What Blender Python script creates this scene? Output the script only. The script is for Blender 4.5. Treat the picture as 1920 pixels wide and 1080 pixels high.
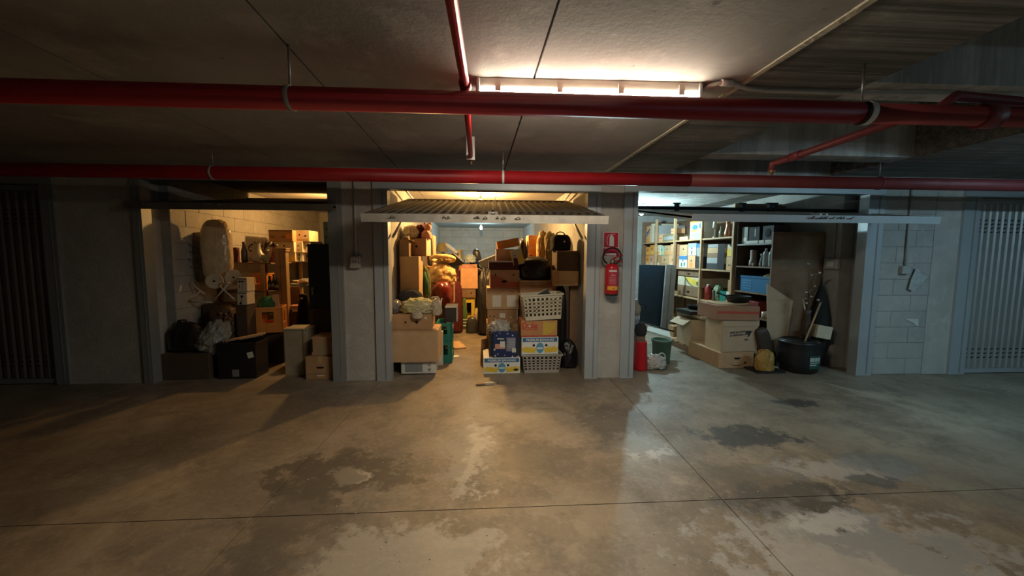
import bpy, bmesh, math, random
from mathutils import Vector, Matrix, noise as mnoise

# ---------------------------------------------------------------- camera, world, exposure
for o in list(bpy.data.objects): bpy.data.objects.remove(o)
SC = bpy.context.scene
COL = SC.collection
W, H, F = 1920.0, 1080.0, 721.0
YAW, PITCH, ROLL = math.radians(3.05), math.radians(4.76), math.radians(0.3)
CAM = Vector((0.0, -4.6, 1.5))
_f = Vector((math.sin(YAW)*math.cos(PITCH), math.cos(YAW)*math.cos(PITCH), -math.sin(PITCH)))
_r0 = Vector((math.cos(YAW), -math.sin(YAW), 0)); _u0 = _r0.cross(_f)
_r = _r0*math.cos(ROLL) + _u0*math.sin(ROLL); _u = _u0*math.cos(ROLL) - _r0*math.sin(ROLL)
cd = bpy.data.cameras.new('camera'); cd.sensor_width = 36.0; cd.lens = F/W*36.0; cd.clip_start = 0.02
camo = bpy.data.objects.new('camera', cd); COL.objects.link(camo)
m = Matrix((_r, _u, -_f)).transposed().to_4x4(); m.translation = CAM; camo.matrix_world = m
SC.camera = camo
SC.view_settings.view_transform = 'Standard'; SC.view_settings.look = 'None'
SC.view_settings.exposure = 0.08; SC.view_settings.gamma = 1.0; SC.view_settings.use_curve_mapping = False
wd = bpy.data.worlds.new('underground'); SC.world = wd; wd.use_nodes = True
bg = wd.node_tree.nodes['Background']; bg.inputs[0].default_value = (0.5, 0.6, 0.7, 1); bg.inputs[1].default_value = 0.0015
SKEW = -0.038           # the side walls and the ceiling joints run slightly askew to the front wall
TUBE_W, COOLTUBE_W, HUNG_FILL_W = 96.0, 78.0, 58.0
BULB_LEFT, BULB_MID, BULB_REAR, BULB_RIGHT = 68.0, 185.0, 18.0, 130.0

def ray(px, py):
    return (_f*F + _r*(px-W/2) - _u*(py-H/2))
def P(px, py, Y):       # point of the place seen at a photo position, at distance Y behind the front wall
    d = ray(px, py); t = (Y-CAM.y)/d.y; return CAM + d*t
def PZ(px, py, Z):      # the same at height Z
    d = ray(px, py); t = (Z-CAM.z)/d.z; return CAM + d*t

# ---------------------------------------------------------------- materials
MATS = {}
def mat(name, col, rough=0.6, metal=0.0, var=0.25, scale=6.0, bump=0.0, bscale=40.0, col2=None, emit=0.0, trans=0.0, spec=0.5, alpha=1.0):
    if name in MATS: return MATS[name]
    M = bpy.data.materials.new(name); M.use_nodes = True; N = M.node_tree.nodes; L = M.node_tree.links
    b = N['Principled BSDF']; b.inputs['Roughness'].default_value = rough; b.inputs['Metallic'].default_value = metal
    b.inputs['Specular IOR Level'].default_value = spec
    if trans: b.inputs['Transmission Weight'].default_value = trans
    if alpha < 1: b.inputs['Alpha'].default_value = alpha
    if emit:
        b.inputs['Emission Color'].default_value = (*col, 1); b.inputs['Emission Strength'].default_value = emit
    tc = N.new('ShaderNodeTexCoord')
    if var > 0 or col2:
        nz = N.new('ShaderNodeTexNoise'); nz.inputs['Scale'].default_value = scale; nz.inputs['Detail'].default_value = 6; nz.inputs['Roughness'].default_value = 0.65
        L.new(tc.outputs['Object'], nz.inputs['Vector'])
        rp = N.new('ShaderNodeValToRGB'); rp.color_ramp.elements[0].position = 0.3; rp.color_ramp.elements[1].position = 0.7
        c2 = col2 if col2 else tuple(c*(1-var) for c in col)
        rp.color_ramp.elements[0].color = (*c2, 1); rp.color_ramp.elements[1].color = (*col, 1)
        L.new(nz.outputs['Fac'], rp.inputs['Fac']); L.new(rp.outputs['Color'], b.inputs['Base Color'])
    else: b.inputs['Base Color'].default_value = (*col, 1)
    if bump > 0:
        n2 = N.new('ShaderNodeTexNoise'); n2.inputs['Scale'].default_value = bscale; n2.inputs['Detail'].default_value = 5
        L.new(tc.outputs['Object'], n2.inputs['Vector'])
        bp = N.new('ShaderNodeBump'); bp.inputs['Strength'].default_value = bump; bp.inputs['Distance'].default_value = 0.02
        L.new(n2.outputs['Fac'], bp.inputs['Height']); L.new(bp.outputs['Normal'], b.inputs['Normal'])
    MATS[name] = M; return M
def mathn(N, L, op, a, b=None, clamp=False):
    n = N.new('ShaderNodeMath'); n.operation = op; n.use_clamp = clamp
    for i, v in enumerate((a, b)):
        if v is None: continue
        if isinstance(v, (int, float)): n.inputs[i].default_value = v
        else: L.new(v, n.inputs[i])
    return n.outputs[0]
def mixc(N, L, fac, a, b):
    n = N.new('ShaderNodeMix'); n.data_type = 'RGBA'
    if isinstance(fac, (int, float)): n.inputs[0].default_value = fac
    else: L.new(fac, n.inputs[0])
    for i, v in ((6, a), (7, b)):
        if isinstance(v, tuple): n.inputs[i].default_value = (*v, 1)
        else: L.new(v, n.inputs[i])
    return n.outputs[2]

# ---------------------------------------------------------------- mesh building
class MB:
    def __init__(s): s.v = []; s.f = []; s.sm = []
    def add(s, vs, fs, smooth=False, M=None):
        o = len(s.v)
        for p in vs:
            p = Vector(p)
            s.v.append(M @ p if M else p)
        for f in fs: s.f.append([i+o for i in f]); s.sm.append(smooth)
        return s
    def box(s, x0, x1, y0, y1, z0, z1, M=None, top=(0, 0), bev=0.0):
        a, b = top
        if bev <= 0:
            vs = [(x0,y0,z0),(x1,y0,z0),(x1,y1,z0),(x0,y1,z0),(x0+a,y0+b,z1),(x1-a,y0+b,z1),(x1-a,y1-b,z1),(x0+a,y1-b,z1)]
            return s.add(vs, [(3,2,1,0),(4,5,6,7),(0,1,5,4),(1,2,6,5),(2,3,7,6),(3,0,4,7)], M=M)
        bm = bmesh.new()
        vs = [bm.verts.new(c) for c in [(x0,y0,z0),(x1,y0,z0),(x1,y1,z0),(x0,y1,z0),(x0+a,y0+b,z1),(x1-a,y0+b,z1),(x1-a,y1-b,z1),(x0+a,y1-b,z1)]]
        for f in [(3,2,1,0),(4,5,6,7),(0,1,5,4),(1,2,6,5),(2,3,7,6),(3,0,4,7)]: bm.faces.new([vs[i] for i in f])
        bmesh.ops.bevel(bm, geom=list(bm.edges), offset=bev, segments=1, affect='EDGES')
        bm.verts.index_update()
        s.add([v.co.copy() for v in bm.verts], [[v.index for v in f.verts] for f in bm.faces], M=M); bm.free(); return s
    def prism(s, pts, z0, z1, M=None):      # polygon in xy pulled along z
        n = len(pts); vs = [(x, y, z0) for x, y in pts] + [(x, y, z1) for x, y in pts]
        fs = [tuple(range(n-1, -1, -1)), tuple(range(n, 2*n))] + [(i, (i+1) % n, n+(i+1) % n, n+i) for i in range(n)]
        return s.add(vs, fs, M=M)
    def plate(s, pts, y0, y1, M=None):      # polygon in xz pulled along y (pts counter-clockwise seen from -y)
        n = len(pts); vs = [(x, y0, z) for x, z in pts] + [(x, y1, z) for x, z in pts]
        fs = [tuple(range(n)), tuple(range(2*n-1, n-1, -1))] + [((i+1) % n, i, n+i, n+(i+1) % n) for i in range(n)]
        return s.add(vs, fs, M=M)
    def lathe(s, prof, seg=20, c=(0, 0, 0), M=None, sx=1.0, sy=1.0):
        n = len(prof); vs = []; fs = []
        for r, z in prof:
            for k in range(seg):
                a = 2*math.pi*k/seg; vs.append((c[0]+r*sx*math.cos(a), c[1]+r*sy*math.sin(a), c[2]+z))
        for i in range(n-1):
            for k in range(seg):
                k2 = (k+1) % seg; fs.append((i*seg+k, i*seg+k2, (i+1)*seg+k2, (i+1)*seg+k))
        s.add(vs, fs, True, M)
        for i, rev in ((0, True), (n-1, False)):
            if prof[i][0] > 1e-4:
                ring = [i*seg+k for k in range(seg)]; o = len(s.v)-len(vs)
                s.f.append([o+q for q in (ring[::-1] if rev else ring)]); s.sm.append(False)
        return s
    def tube(s, pts, r, seg=10, M=None, caps=True):
        pts = [Vector(p) for p in pts]; rs = r if isinstance(r, (list, tuple)) else [r]*len(pts)
        t0 = (pts[1]-pts[0]).normalized(); up = Vector((0, 0, 1)) if abs(t0.z) < 0.9 else Vector((1, 0, 0))
        nrm = t0.cross(up).normalized(); vs = []; fs = []
        for i, p in enumerate(pts):
            t = (pts[min(i+1, len(pts)-1)]-pts[max(i-1, 0)]).normalized()
            nrm = (nrm - t*nrm.dot(t)).normalized(); b = t.cross(nrm)
            for k in range(seg):
                a = 2*math.pi*k/seg; vs.append(p + (nrm*math.cos(a)+b*math.sin(a))*rs[i])
        for i in range(len(pts)-1):
            for k in range(seg):
                k2 = (k+1) % seg; fs.append((i*seg+k, i*seg+k2, (i+1)*seg+k2, (i+1)*seg+k))
        o = len(s.v); s.add(vs, fs, True, M)
        if caps:
            s.f.append([o+k for k in range(seg)][::-1]); s.sm.append(False)
            s.f.append([o+(len(pts)-1)*seg+k for k in range(seg)]); s.sm.append(False)
        return s
    def torus(s, R, r, seg=28, sub=8, M=None, a0=0, a1=2*math.pi):
        full = abs(a1-a0-2*math.pi) < 1e-6; n = seg if full else seg+1; vs = []; fs = []
        for i in range(n):
            a = a0+(a1-a0)*i/seg
            for k in range(sub):
                b = 2*math.pi*k/sub; q = R+r*math.cos(b); vs.append((q*math.cos(a), q*math.sin(a), r*math.sin(b)))
        for i in range(seg):
            i2 = (i+1) % n
            if not full and i == n-1: break
            for k in range(sub):
                k2 = (k+1) % sub; fs.append((i*sub+k, i2*sub+k, i2*sub+k2, i*sub+k2))
        return s.add(vs, fs, True, M)
    def grid(s, fn, nu, nv, smooth=True, M=None):   # fn(u, v) -> point
        vs = [fn(i/nu, j/nv) for j in range(nv+1) for i in range(nu+1)]
        fs = [(j*(nu+1)+i, j*(nu+1)+i+1, (j+1)*(nu+1)+i+1, (j+1)*(nu+1)+i) for j in range(nv) for i in range(nu)]
        return s.add(vs, fs, smooth, M)
    def mesh(s, name):
        me = bpy.data.meshes.new(name); me.from_pydata([tuple(v) for v in s.v], [], s.f)
        me.polygons.foreach_set('use_smooth', s.sm); me.update(); return me
    def build(s, name, material, parent=None, loc=None, rot=None):
        me = s.mesh(name); me.materials.append(material)
        return place(me, name, parent, loc, rot)
def place(me, name, parent=None, loc=None, rot=None):
    o = bpy.data.objects.new(name, me); COL.objects.link(o)
    if parent: o.parent = parent
    if loc is not None: o.location = loc
    if rot is not None: o.rotation_euler = rot
    return o
def tag(o, label=None, cat=None, group=None, kind=None):
    if label: o['label'] = label
    if cat: o['category'] = cat
    if group: o['group'] = group
    if kind: o['kind'] = kind
    return o
def thing(name, label, cat, loc=(0, 0, 0), rz=0.0, group=None, rot=None):
    o = bpy.data.objects.new(name, None); o.empty_display_size = 0.1; COL.objects.link(o)
    o.location = loc; o.rotation_euler = rot if rot else (0, 0, math.radians(rz)); return tag(o, label, cat, group)
def structure(o): o['kind'] = 'structure'; return o
def struct_empty(name):
    o = bpy.data.objects.new(name, None); o.empty_display_size = 0.1; COL.objects.link(o); return structure(o)
def copy_tree(o, parent=None):
    c = o.copy(); COL.objects.link(c); c.parent = parent
    for ch in list(o.children): copy_tree(ch, c)
    return c
def R3(x=0, y=0, z=0): return Matrix.Rotation(math.radians(z), 4, 'Z') @ Matrix.Rotation(math.radians(y), 4, 'Y') @ Matrix.Rotation(math.radians(x), 4, 'X')
def T(x, y, z): return Matrix.Translation((x, y, z))
_fonts = {}
def text_mesh(txt, width, height=None, depth=0.0015, name='lettering', bold=False, shear=0.0):
    cu = bpy.data.curves.new(name, 'FONT'); cu.body = txt; cu.align_x = 'CENTER'; cu.align_y = 'CENTER'; cu.extrude = depth/2; cu.shear = shear
    cu.resolution_u = 3
    if bold: cu.offset = 0.02
    o = bpy.data.objects.new('tmp', cu); COL.objects.link(o)
    dg = bpy.context.evaluated_depsgraph_get(); me = bpy.data.meshes.new_from_object(o.evaluated_get(dg)); me.name = name
    bpy.data.objects.remove(o); bpy.data.curves.remove(cu)
    xs = [v.co.x for v in me.vertices]; ys = [v.co.y for v in me.vertices]
    w = max(xs)-min(xs); h = max(ys)-min(ys); cx = (max(xs)+min(xs))/2; cy = (max(ys)+min(ys))/2
    kx = width/w; ky = (height/h) if height else kx
    for v in me.vertices: v.co = ((v.co.x-cx)*kx, v.co.z, (v.co.y-cy)*ky)   # stands upright, faces -y
    me.update(); return me
def lettering(txt, parent, x, y, z, width, material, height=None, bold=False, shear=0.0, name='lettering'):
    me = text_mesh(txt, width, height, name=name, bold=bold, shear=shear); me.materials.append(material)
    me.flip_normals(); return place(me, name, parent, (x, y, z))
def fbm(p, o=3):
    a = 1.0; t = 0.0
    for i in range(o): t += a*mnoise.noise(p); p = p*2.1+Vector((3.1, 1.7, 9.2)); a *= 0.5
    return t
def blob(w, d, h, seed=0, amp=0.12, freq=2.5, sub=4, flat=0.35, sq=2.4, fold=0.0, foldfreq=7.0, sag=0.0):
    # a soft lumpy body on the ground: superellipsoid with crumpled noise; local base at z = 0
    bm = bmesh.new(); bmesh.ops.create_icosphere(bm, subdivisions=sub, radius=1.0)
    sv = Vector((seed*7.13, seed*3.7, seed*1.9)); vs = []
    for v in bm.verts:
        n = v.co.normalized()
        k = (abs(n.x)**sq+abs(n.y)**sq+abs(n.z)**sq)**(-1.0/sq); p = n*k
        dsp = amp*fbm(n*freq+sv, 3)
        if fold:
            q = Vector((n.x*foldfreq, n.y*foldfreq, n.z*foldfreq*0.45))+sv
            q += Vector((mnoise.noise(q), mnoise.noise(q+Vector((5, 1, 2))), 0))*0.8
            dsp += fold*(1-2*abs(mnoise.noise(q)))*0.8
        p = p*(1+dsp); z = p.z
        if z < -flat: z = -flat+(z+flat)*0.12
        wd = 1+sag*max(0, -z)
        vs.append(Vector((p.x*wd*w/2, p.y*wd*d/2, z)))
    z0 = min(v.z for v in vs); z1 = max(v.z for v in vs)
    for v in vs: v.z = (v.z-z0)/(z1-z0)*h
    bm.verts.index_update(); mb = MB(); mb.add(vs, [[v.index for v in f.verts] for f in bm.faces], True); bm.free(); return mb
# ================================================================ materials of the place
def concrete(name, base, dark, light, scale=1.2, bump=0.25, rough=0.85, boards=None, spots=True, streak=0.5):
    M = bpy.data.materials.new(name); M.use_nodes = True; N = M.node_tree.nodes; L = M.node_tree.links; b = N['Principled BSDF']
    tc = N.new('ShaderNodeTexCoord'); geo = N.new('ShaderNodeNewGeometry')
    def nz(s, d=8, r=0.6, vec=None):
        n = N.new('ShaderNodeTexNoise'); n.inputs['Scale'].default_value = s; n.inputs['Detail'].default_value = d; n.inputs['Roughness'].default_value = r
        L.new(vec if vec else geo.outputs['Position'], n.inputs['Vector']); return n.outputs['Fac']
    def ramp(v, a, c):
        r = N.new('ShaderNodeMapRange'); r.inputs[1].default_value = a; r.inputs[2].default_value = c; L.new(v, r.inputs[0]); return r.outputs[0]
    c = mixc(N, L, ramp(nz(scale), 0.35, 0.65), dark, base)
    c = mixc(N, L, ramp(nz(scale*3.3, 6, 0.7), 0.52, 0.75), c, light)
    h = nz(30, 6)
    if spots:
        sp = ramp(nz(14, 3, 0.5), 0.70, 0.76); c = mixc(N, L, mathn(N, L, 'MULTIPLY', sp, 0.55), c, tuple(q*0.45 for q in dark))
    if boards:
        mp = N.new('ShaderNodeMapping'); mp.inputs['Scale'].default_value = boards; L.new(geo.outputs['Position'], mp.inputs['Vector'])
        bd = nz(1.0, 4, 0.7, mp.outputs[0]); c = mixc(N, L, ramp(bd, 0.42, 0.6), c, tuple(q*streak for q in dark))
        bl = ramp(bd, 0.63, 0.68); c = mixc(N, L, mathn(N, L, 'MULTIPLY', bl, 0.6), c, light)
        h = mathn(N, L, 'ADD', h, mathn(N, L, 'MULTIPLY', bd, 2.0))
    L.new(c, b.inputs['Base Color']); b.inputs['Roughness'].default_value = rough
    bp = N.new('ShaderNodeBump'); bp.inputs['Strength'].default_value = bump; bp.inputs['Distance'].default_value = 0.02
    L.new(h, bp.inputs['Height']); L.new(bp.outputs['Normal'], b.inputs['Normal']); return M
CEIL = concrete('ceiling concrete', (0.40,0.38,0.35), (0.28,0.265,0.245), (0.48,0.46,0.42), 0.9, 0.12)
BOARD = concrete('board marked concrete', (0.28,0.27,0.245), (0.17,0.163,0.148), (0.42,0.41,0.37), 1.0, 0.35, boards=(0.35, 24.0, 24.0), streak=0.6)
COFFER = concrete('pale weathered concrete', (0.60,0.60,0.58), (0.46,0.46,0.44), (0.70,0.70,0.67), 1.6, 0.2, boards=(5.0, 5.0, 0.6), streak=0.72)
PILLAR = concrete('pillar concrete', (0.47,0.44,0.40), (0.37,0.345,0.31), (0.55,0.52,0.47), 2.0, 0.25)
BLOCKM = concrete('cement block', (0.44,0.42,0.39), (0.34,0.325,0.30), (0.50,0.48,0.45), 1.7, 0.4)
MORTAR = mat('mortar', (0.34,0.33,0.31), 0.95, bump=0.3)
PLASTER = concrete('painted plaster', (0.56,0.60,0.60), (0.47,0.51,0.51), (0.62,0.66,0.66), 1.2, 0.1, spots=False)
FILL = mat('pale joint filler', (0.62,0.55,0.42), 0.9, bump=0.5, bscale=30)
STEEL = mat('galvanised steel frame', (0.50,0.53,0.55), 0.45, 0.35, var=0.12, scale=3, bump=0.03)
STEELD = mat('grey painted steel', (0.30,0.31,0.30), 0.5, 0.2, var=0.15, scale=3)
DOORM = mat('galvanised door sheet', (0.42,0.42,0.40), 0.45, 0.45, var=0.2, scale=4)
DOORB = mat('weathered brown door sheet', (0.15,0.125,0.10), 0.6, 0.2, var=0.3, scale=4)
BLACK = mat('black void', (0.008,0.008,0.008), 0.9, var=0)
RED = mat('red pipe paint', (0.36,0.008,0.012), 0.45, var=0.22, scale=5, bump=0.03, bscale=60)
REDD = mat('dull red pipe paint', (0.22,0.035,0.04), 0.55, var=0.3, scale=5)
WHITEP = mat('white plastic', (0.72,0.70,0.66), 0.45, var=0.08)
GREYP = mat('grey plastic', (0.42,0.42,0.40), 0.5, var=0.1)
ROD = mat('zinc rod', (0.45,0.44,0.42), 0.4, 0.8, var=0.2)

# floor: worn concrete with damp staining, pale scuffs, and a painted light streak and shadow
def floor_material():
    M = bpy.data.materials.new('worn concrete floor'); M.use_nodes = True; N = M.node_tree.nodes; L = M.node_tree.links; b = N['Principled BSDF']
    geo = N.new('ShaderNodeNewGeometry')
    def nz(s, d=8, r=0.6, dist=0.0):
        n = N.new('ShaderNodeTexNoise'); n.inputs['Scale'].default_value = s; n.inputs['Detail'].default_value = d; n.inputs['Roughness'].default_value = r; n.inputs['Distortion'].default_value = dist
        L.new(geo.outputs['Position'], n.inputs['Vector']); return n
    def ramp(v, a, c):
        r = N.new('ShaderNodeMapRange'); r.inputs[1].default_value = a; r.inputs[2].default_value = c; L.new(v, r.inputs[0]); return r.outputs[0]
    big = nz(0.7, 7, 0.6, 0.6).outputs['Fac']; mid = nz(2.6, 8, 0.68, 0.4).outputs['Fac']; fine = nz(26, 6, 0.7).outputs['Fac']
    c = mixc(N, L, ramp(big, 0.34, 0.66), (0.15,0.116,0.08), (0.34,0.275,0.198))
    pat = nz(1.5, 10, 0.72, 0.3).outputs['Fac']; c = mixc(N, L, mathn(N, L, 'MULTIPLY', ramp(pat, 0.52, 0.56), 0.38), c, (0.12,0.097,0.07)); pat2 = nz(1.1, 10, 0.74, 0.8).outputs['Fac']; c = mixc(N, L, mathn(N, L, 'MULTIPLY', ramp(pat2, 0.60, 0.66), 0.32), c, (0.43,0.36,0.27))
    c = mixc(N, L, mathn(N, L, 'MULTIPLY', ramp(mid, 0.48, 0.68), 0.75), c, (0.12,0.098,0.073))
    c = mixc(N, L, mathn(N, L, 'MULTIPLY', ramp(fine, 0.5, 0.8), 0.5), c, (0.40,0.345,0.27))
    grit = nz(9, 8, 0.75).outputs['Fac']; c = mixc(N, L, mathn(N, L, 'MULTIPLY', ramp(grit, 0.55, 0.72), 0.55), c, (0.13,0.108,0.08))
    wv = nz(3.2, 6, 0.7)
    sub = N.new('ShaderNodeVectorMath'); sub.operation = 'SUBTRACT'; L.new(wv.outputs['Color'], sub.inputs[0]); sub.inputs[1].default_value = (0.5,0.5,0.5)
    sc = N.new('ShaderNodeVectorMath'); sc.operation = 'SCALE'; L.new(sub.outputs[0], sc.inputs[0]); sc.inputs['Scale'].default_value = 0.34
    ad = N.new('ShaderNodeVectorMath'); ad.operation = 'ADD'; L.new(geo.outputs['Position'], ad.inputs[0]); L.new(sc.outputs[0], ad.inputs[1])
    stains_and_light = [  # photo place, half sizes in metres, colour, strength
        (640, 890, 0.52, 0.30, (0.085,0.066,0.048), 0.85), (653, 895, 0.15, 0.13, (0.42,0.36,0.27), 0.85),
        (1195, 835, 0.22, 0.25, (0.60,0.55,0.48), 0.7), (1400, 815, 0.45, 0.22, (0.05,0.047,0.045), 0.85), (1495, 755, 0.22, 0.12, (0.045,0.045,0.045), 0.8),
        (1500, 940, 0.50, 0.22, (0.055,0.05,0.045), 0.85), (1590, 1000, 0.32, 0.18, (0.04,0.038,0.036), 0.95), (1730, 1040, 0.30, 0.2, (0.06,0.055,0.05), 0.85),
        (1540, 975, 0.22, 0.10, (0.48,0.46,0.42), 0.6), (1570, 880, 0.6, 0.14, (0.42,0.41,0.39), 0.5), (1650, 870, 0.35, 0.16, (0.16,0.16,0.15), 0.6),
        (880, 845, 0.20, 0.55, (0.52,0.47,0.38), 0.5), (1000, 860, 0.4, 0.25, (0.12,0.10,0.075), 0.6), (760, 1040, 0.55, 0.25, (0.48,0.43,0.35), 0.5),  # long pale streak before the middle garage is lamplight painted into the floor
        (1650, 1060, 0.8, 0.5, (0.46,0.46,0.45), 0.45), (560, 960, 0.25, 0.9, (0.09,0.075,0.058), 0.6), (1160, 800, 0.3, 0.6, (0.11,0.095,0.075), 0.65), (860, 840, 0.12, 0.5, (0.12,0.10,0.075), 0.5), (1640, 900, 0.12, 0.1, (0.08,0.08,0.075), 0.8), (1420, 905, 0.4, 0.3, (0.10,0.085,0.065), 0.6)]  # dark patch before the right pillar is cast shadow painted into the colour
    w1_ = nz(5.5, 9, 0.72).outputs['Fac']; wob = mathn(N, L, 'MULTIPLY_ADD', w1_, 3.4); wob.node.inputs[2].default_value = -1.62
    for px, py, a, d, col, st in stains_and_light:
        p = PZ(px, py, 0.0)
        mp = N.new('ShaderNodeMapping'); mp.vector_type = 'POINT'; mp.inputs['Location'].default_value = (-p.x/a, -p.y/d, 0); mp.inputs['Scale'].default_value = (1/a, 1/d, 0.0)
        L.new(ad.outputs[0], mp.inputs['Vector'])
        ln = N.new('ShaderNodeVectorMath'); ln.operation = 'LENGTH'; L.new(mp.outputs[0], ln.inputs[0])
        k = ramp(mathn(N, L, 'ADD', ln.outputs['Value'], wob), 1.1, 0.8)
        c = mixc(N, L, mathn(N, L, 'MULTIPLY', k, st), c, col)
    L.new(c, b.inputs['Base Color'])
    rr = mathn(N, L, 'MULTIPLY_ADD', mid, 0.5); rr.node.inputs[2].default_value = 0.28; L.new(rr, b.inputs['Roughness'])
    bp = N.new('ShaderNodeBump'); bp.inputs['Strength'].default_value = 0.12; bp.inputs['Distance'].default_value = 0.02
    L.new(mathn(N, L, 'ADD', fine, mid), bp.inputs['Height']); L.new(bp.outputs['Normal'], b.inputs['Normal']); return M
FLOORM = floor_material()

# ================================================================ shell
XL, XR, YB = -9.0, 10.5, -8.5          # the hall goes on to both sides and behind the camera
def XW(px): return P(px, 540, 0.0).x     # a photo column on the front wall, in metres
def sx(x, Y): return x + SKEW*Y
Z_CEIL, Z_HEAD = 2.50, 2.26
# floor slabs with open joints between them
flo = struct_empty('floor')
MB().box(XL, XR, YB, 7.6, -0.12, -0.012).build('joint_bed', mat('joint dirt', (0.09,0.08,0.065), 0.95), flo)
fs = -0.012
xs = [XL, -6.9, -4.15, -1.36, 1.43, 5.25, 8.0, XR]; ys = [YB, -6.4, -2.42, 7.6]
for i in range(len(xs)-1):
    for j in range(len(ys)-1):
        g = 0.0028
        def q(x, y, dx, dy): return (x+fs*(y+4.6)*0+dx + (0.012*(y+2.4)), y+dy+0.012*x)
        pts = [q(xs[i], ys[j], g, g), q(xs[i+1], ys[j], -g, g), q(xs[i+1], ys[j+1], -g, -g), q(xs[i], ys[j+1], g, -g)]
        MB().prism(pts, -0.012, 0.0).build('slab', FLOORM, flo)
# ceiling: precast panels between joints, a board marked strip, then coffers
cei = struct_empty('ceiling')
VX = P(894, 480, 0).x
def cx(off, Y): return VX + off + SKEW*Y          # joints run along the skew direction
MB().box(XL, XR, YB, 8, Z_CEIL+0.62, Z_CEIL+0.8).build('upper_slab', COFFER, cei)
edges = [-8.0] + [-0.905-1.22*k for k in range(5, 0, -1)] + [-0.905, 0.325, 1.53]
for a, c in zip(edges[:-1], edges[1:]):
    g = 0.006
    MB().prism([(cx(a, YB)+g, YB), (cx(c, YB)-g, YB), (cx(c, 4.9)-g, 4.9), (cx(a, 4.9)+g, 4.9)], Z_CEIL, Z_CEIL+0.63).build('ceiling_panel', CEIL, cei)
MB().box(XL, cx(1.6, 0), YB, 4.95, Z_CEIL+0.02, Z_CEIL+0.1).build('joint_bed', mat('ceiling joint', (0.05,0.047,0.042), 0.95), cei)
MB().prism([(cx(1.53, YB)+0.004, YB), (cx(2.26, YB), YB), (cx(2.26, 4.9), 4.9), (cx(1.53, 4.9)+0.004, 4.9)], Z_CEIL, Z_CEIL+0.64).build('board_marked_strip', BOARD, cei)
random.seed(4)
mb = MB(); y = YB
while y < -0.2:      # the filler ridge along the first panel joint, broken into uneven lengths
    l = random.uniform(0.25, 0.6); w0 = random.uniform(0.012, 0.022); w1 = random.uniform(0.012, 0.022)
    mb.prism([(cx(1.53, y)-w0, y), (cx(1.53, y)+w1, y), (cx(1.53, y+l)+w1, y+l), (cx(1.53, y+l)-w0, y+l)], Z_CEIL-random.uniform(0.006, 0.012), Z_CEIL+0.01); y += l
mb.build('joint_filler', FILL, cei)
# the coffers: cross ribs, then the long beam on their right
for y0, y1 in ((-7.6, -7.3), (-5.7, -5.45), (-4.0, -3.7), (-2.42, -2.18), (-0.88, -0.66)):
    MB().prism([(cx(2.25, y0), y0), (cx(4.36, y0), y0), (cx(4.36, y1), y1), (cx(2.25, y1), y1)], Z_CEIL+0.003, Z_CEIL+0.63).build('cross_rib', COFFER, cei)
MB().prism([(cx(4.35, YB), YB), (XR, YB), (XR, 4.9), (cx(4.35, 4.9), 4.9)], Z_CEIL, Z_CEIL+0.635).build('long_beam', BOARD, cei)
MB().prism([(cx(2.25, 0), 0.03), (cx(4.36, 0), 0.03), (cx(4.36, 4.9), 4.9), (cx(2.25, 4.9), 4.9)], Z_CEIL+0.004, Z_CEIL+0.63).build('end_face', COFFER, cei)

# front wall: pillars between the openings, head over them
DEPTH = 4.8
def pillar(name, px0, px1, material=PILLAR, dep=0.34):
    return structure(MB().box(XW(px0), XW(px1), 0.0, dep, 0.0, Z_CEIL).build(name, material))
pillar('wall_pillar_left', 640, 712)
pillar('wall_pillar_right', 1116, 1172)
pillar('wall_front_left', 118, 268)
head = struct_empty('wall_head')
for a, c in ((118, 640), (712, 1116), (1172, 1640)):
    MB().box(XW(a), XW(c), 0.01, 0.30, 2.36 if a != 118 else 2.37, Z_CEIL).build('beam', PILLAR, head)
MB().box(XW(1640), XW(1800), 0.01, 0.30, 2.36, Z_CEIL).build('beam', PILLAR, head)
MB().box(XW(1800), XR, 0.01, 0.30, 2.36, Z_CEIL).build('beam', PILLAR, head)
MB().box(XL, XW(118), 0.01, 0.30, 2.36, Z_CEIL).build('beam', PILLAR, head)

# cement block walls, block by block
def block_wall(name, p0, p1, thick, z0, z1, bl=0.5, bh=0.205, material=BLOCKM, parent=None, ztop=None):
    # p0 -> p1: face line on the ground; the face looks to the right of that direction
    w = struct_empty(name)
    d = Vector((p1[0]-p0[0], p1[1]-p0[1], 0)); L_ = d.length; d.normalize(); n = Vector((d.y, -d.x, 0))
    w.location = (p0[0], p0[1], 0); w.rotation_euler = (0, 0, math.atan2(d.y, d.x))
    MB().box(0, L_, 0.006, thick, z0, z1).build('mortar_bed', MORTAR, w)     # local: face at y = 0 looking to -y
    g = 0.006; cache = {}; random.seed(int(L_*1000)); k = 0; z = z0
    while z < z1-0.03:
        h = min(bh, z1-z); x = 0.0; first = True
        while x < L_-0.02:
            l = bl*0.5 if (first and k % 2) else bl
            first = False; l = min(l, L_-x)
            key = (round(l, 3), round(h, 3))
            if key not in cache:
                me = MB().box(g/2, l-g/2, 0.0, 0.05, g/2, h-g/2, bev=0.004).mesh('block'); me.materials.append(material); cache[key] = me
            place(cache[key], 'block', w, (x, random.uniform(-0.003, 0.002), z)); x += l
        z += h; k += 1
    return w
yb = DEPTH
xl0 = XW(287)
block_wall('wall_left_garage', (xl0, 0.30), (sx(xl0, yb), yb), 0.2, 0, Z_CEIL)
def wall_slab(name, x0, x1, y0, y1, material, z1=Z_CEIL):
    return structure(MB().prism([(sx(x0, y0), y0), (sx(x1, y0), y0), (sx(x1, y1), y1), (sx(x0, y1), y1)], 0, z1).build(name, material))
wall_slab('wall_partition_left', XW(648), XW(716), 0.345, 4.8, BLOCKM)
wall_slab('wall_partition_right', XW(1112), XW(1176), 0.345, 4.8, BLOCKM)
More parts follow.
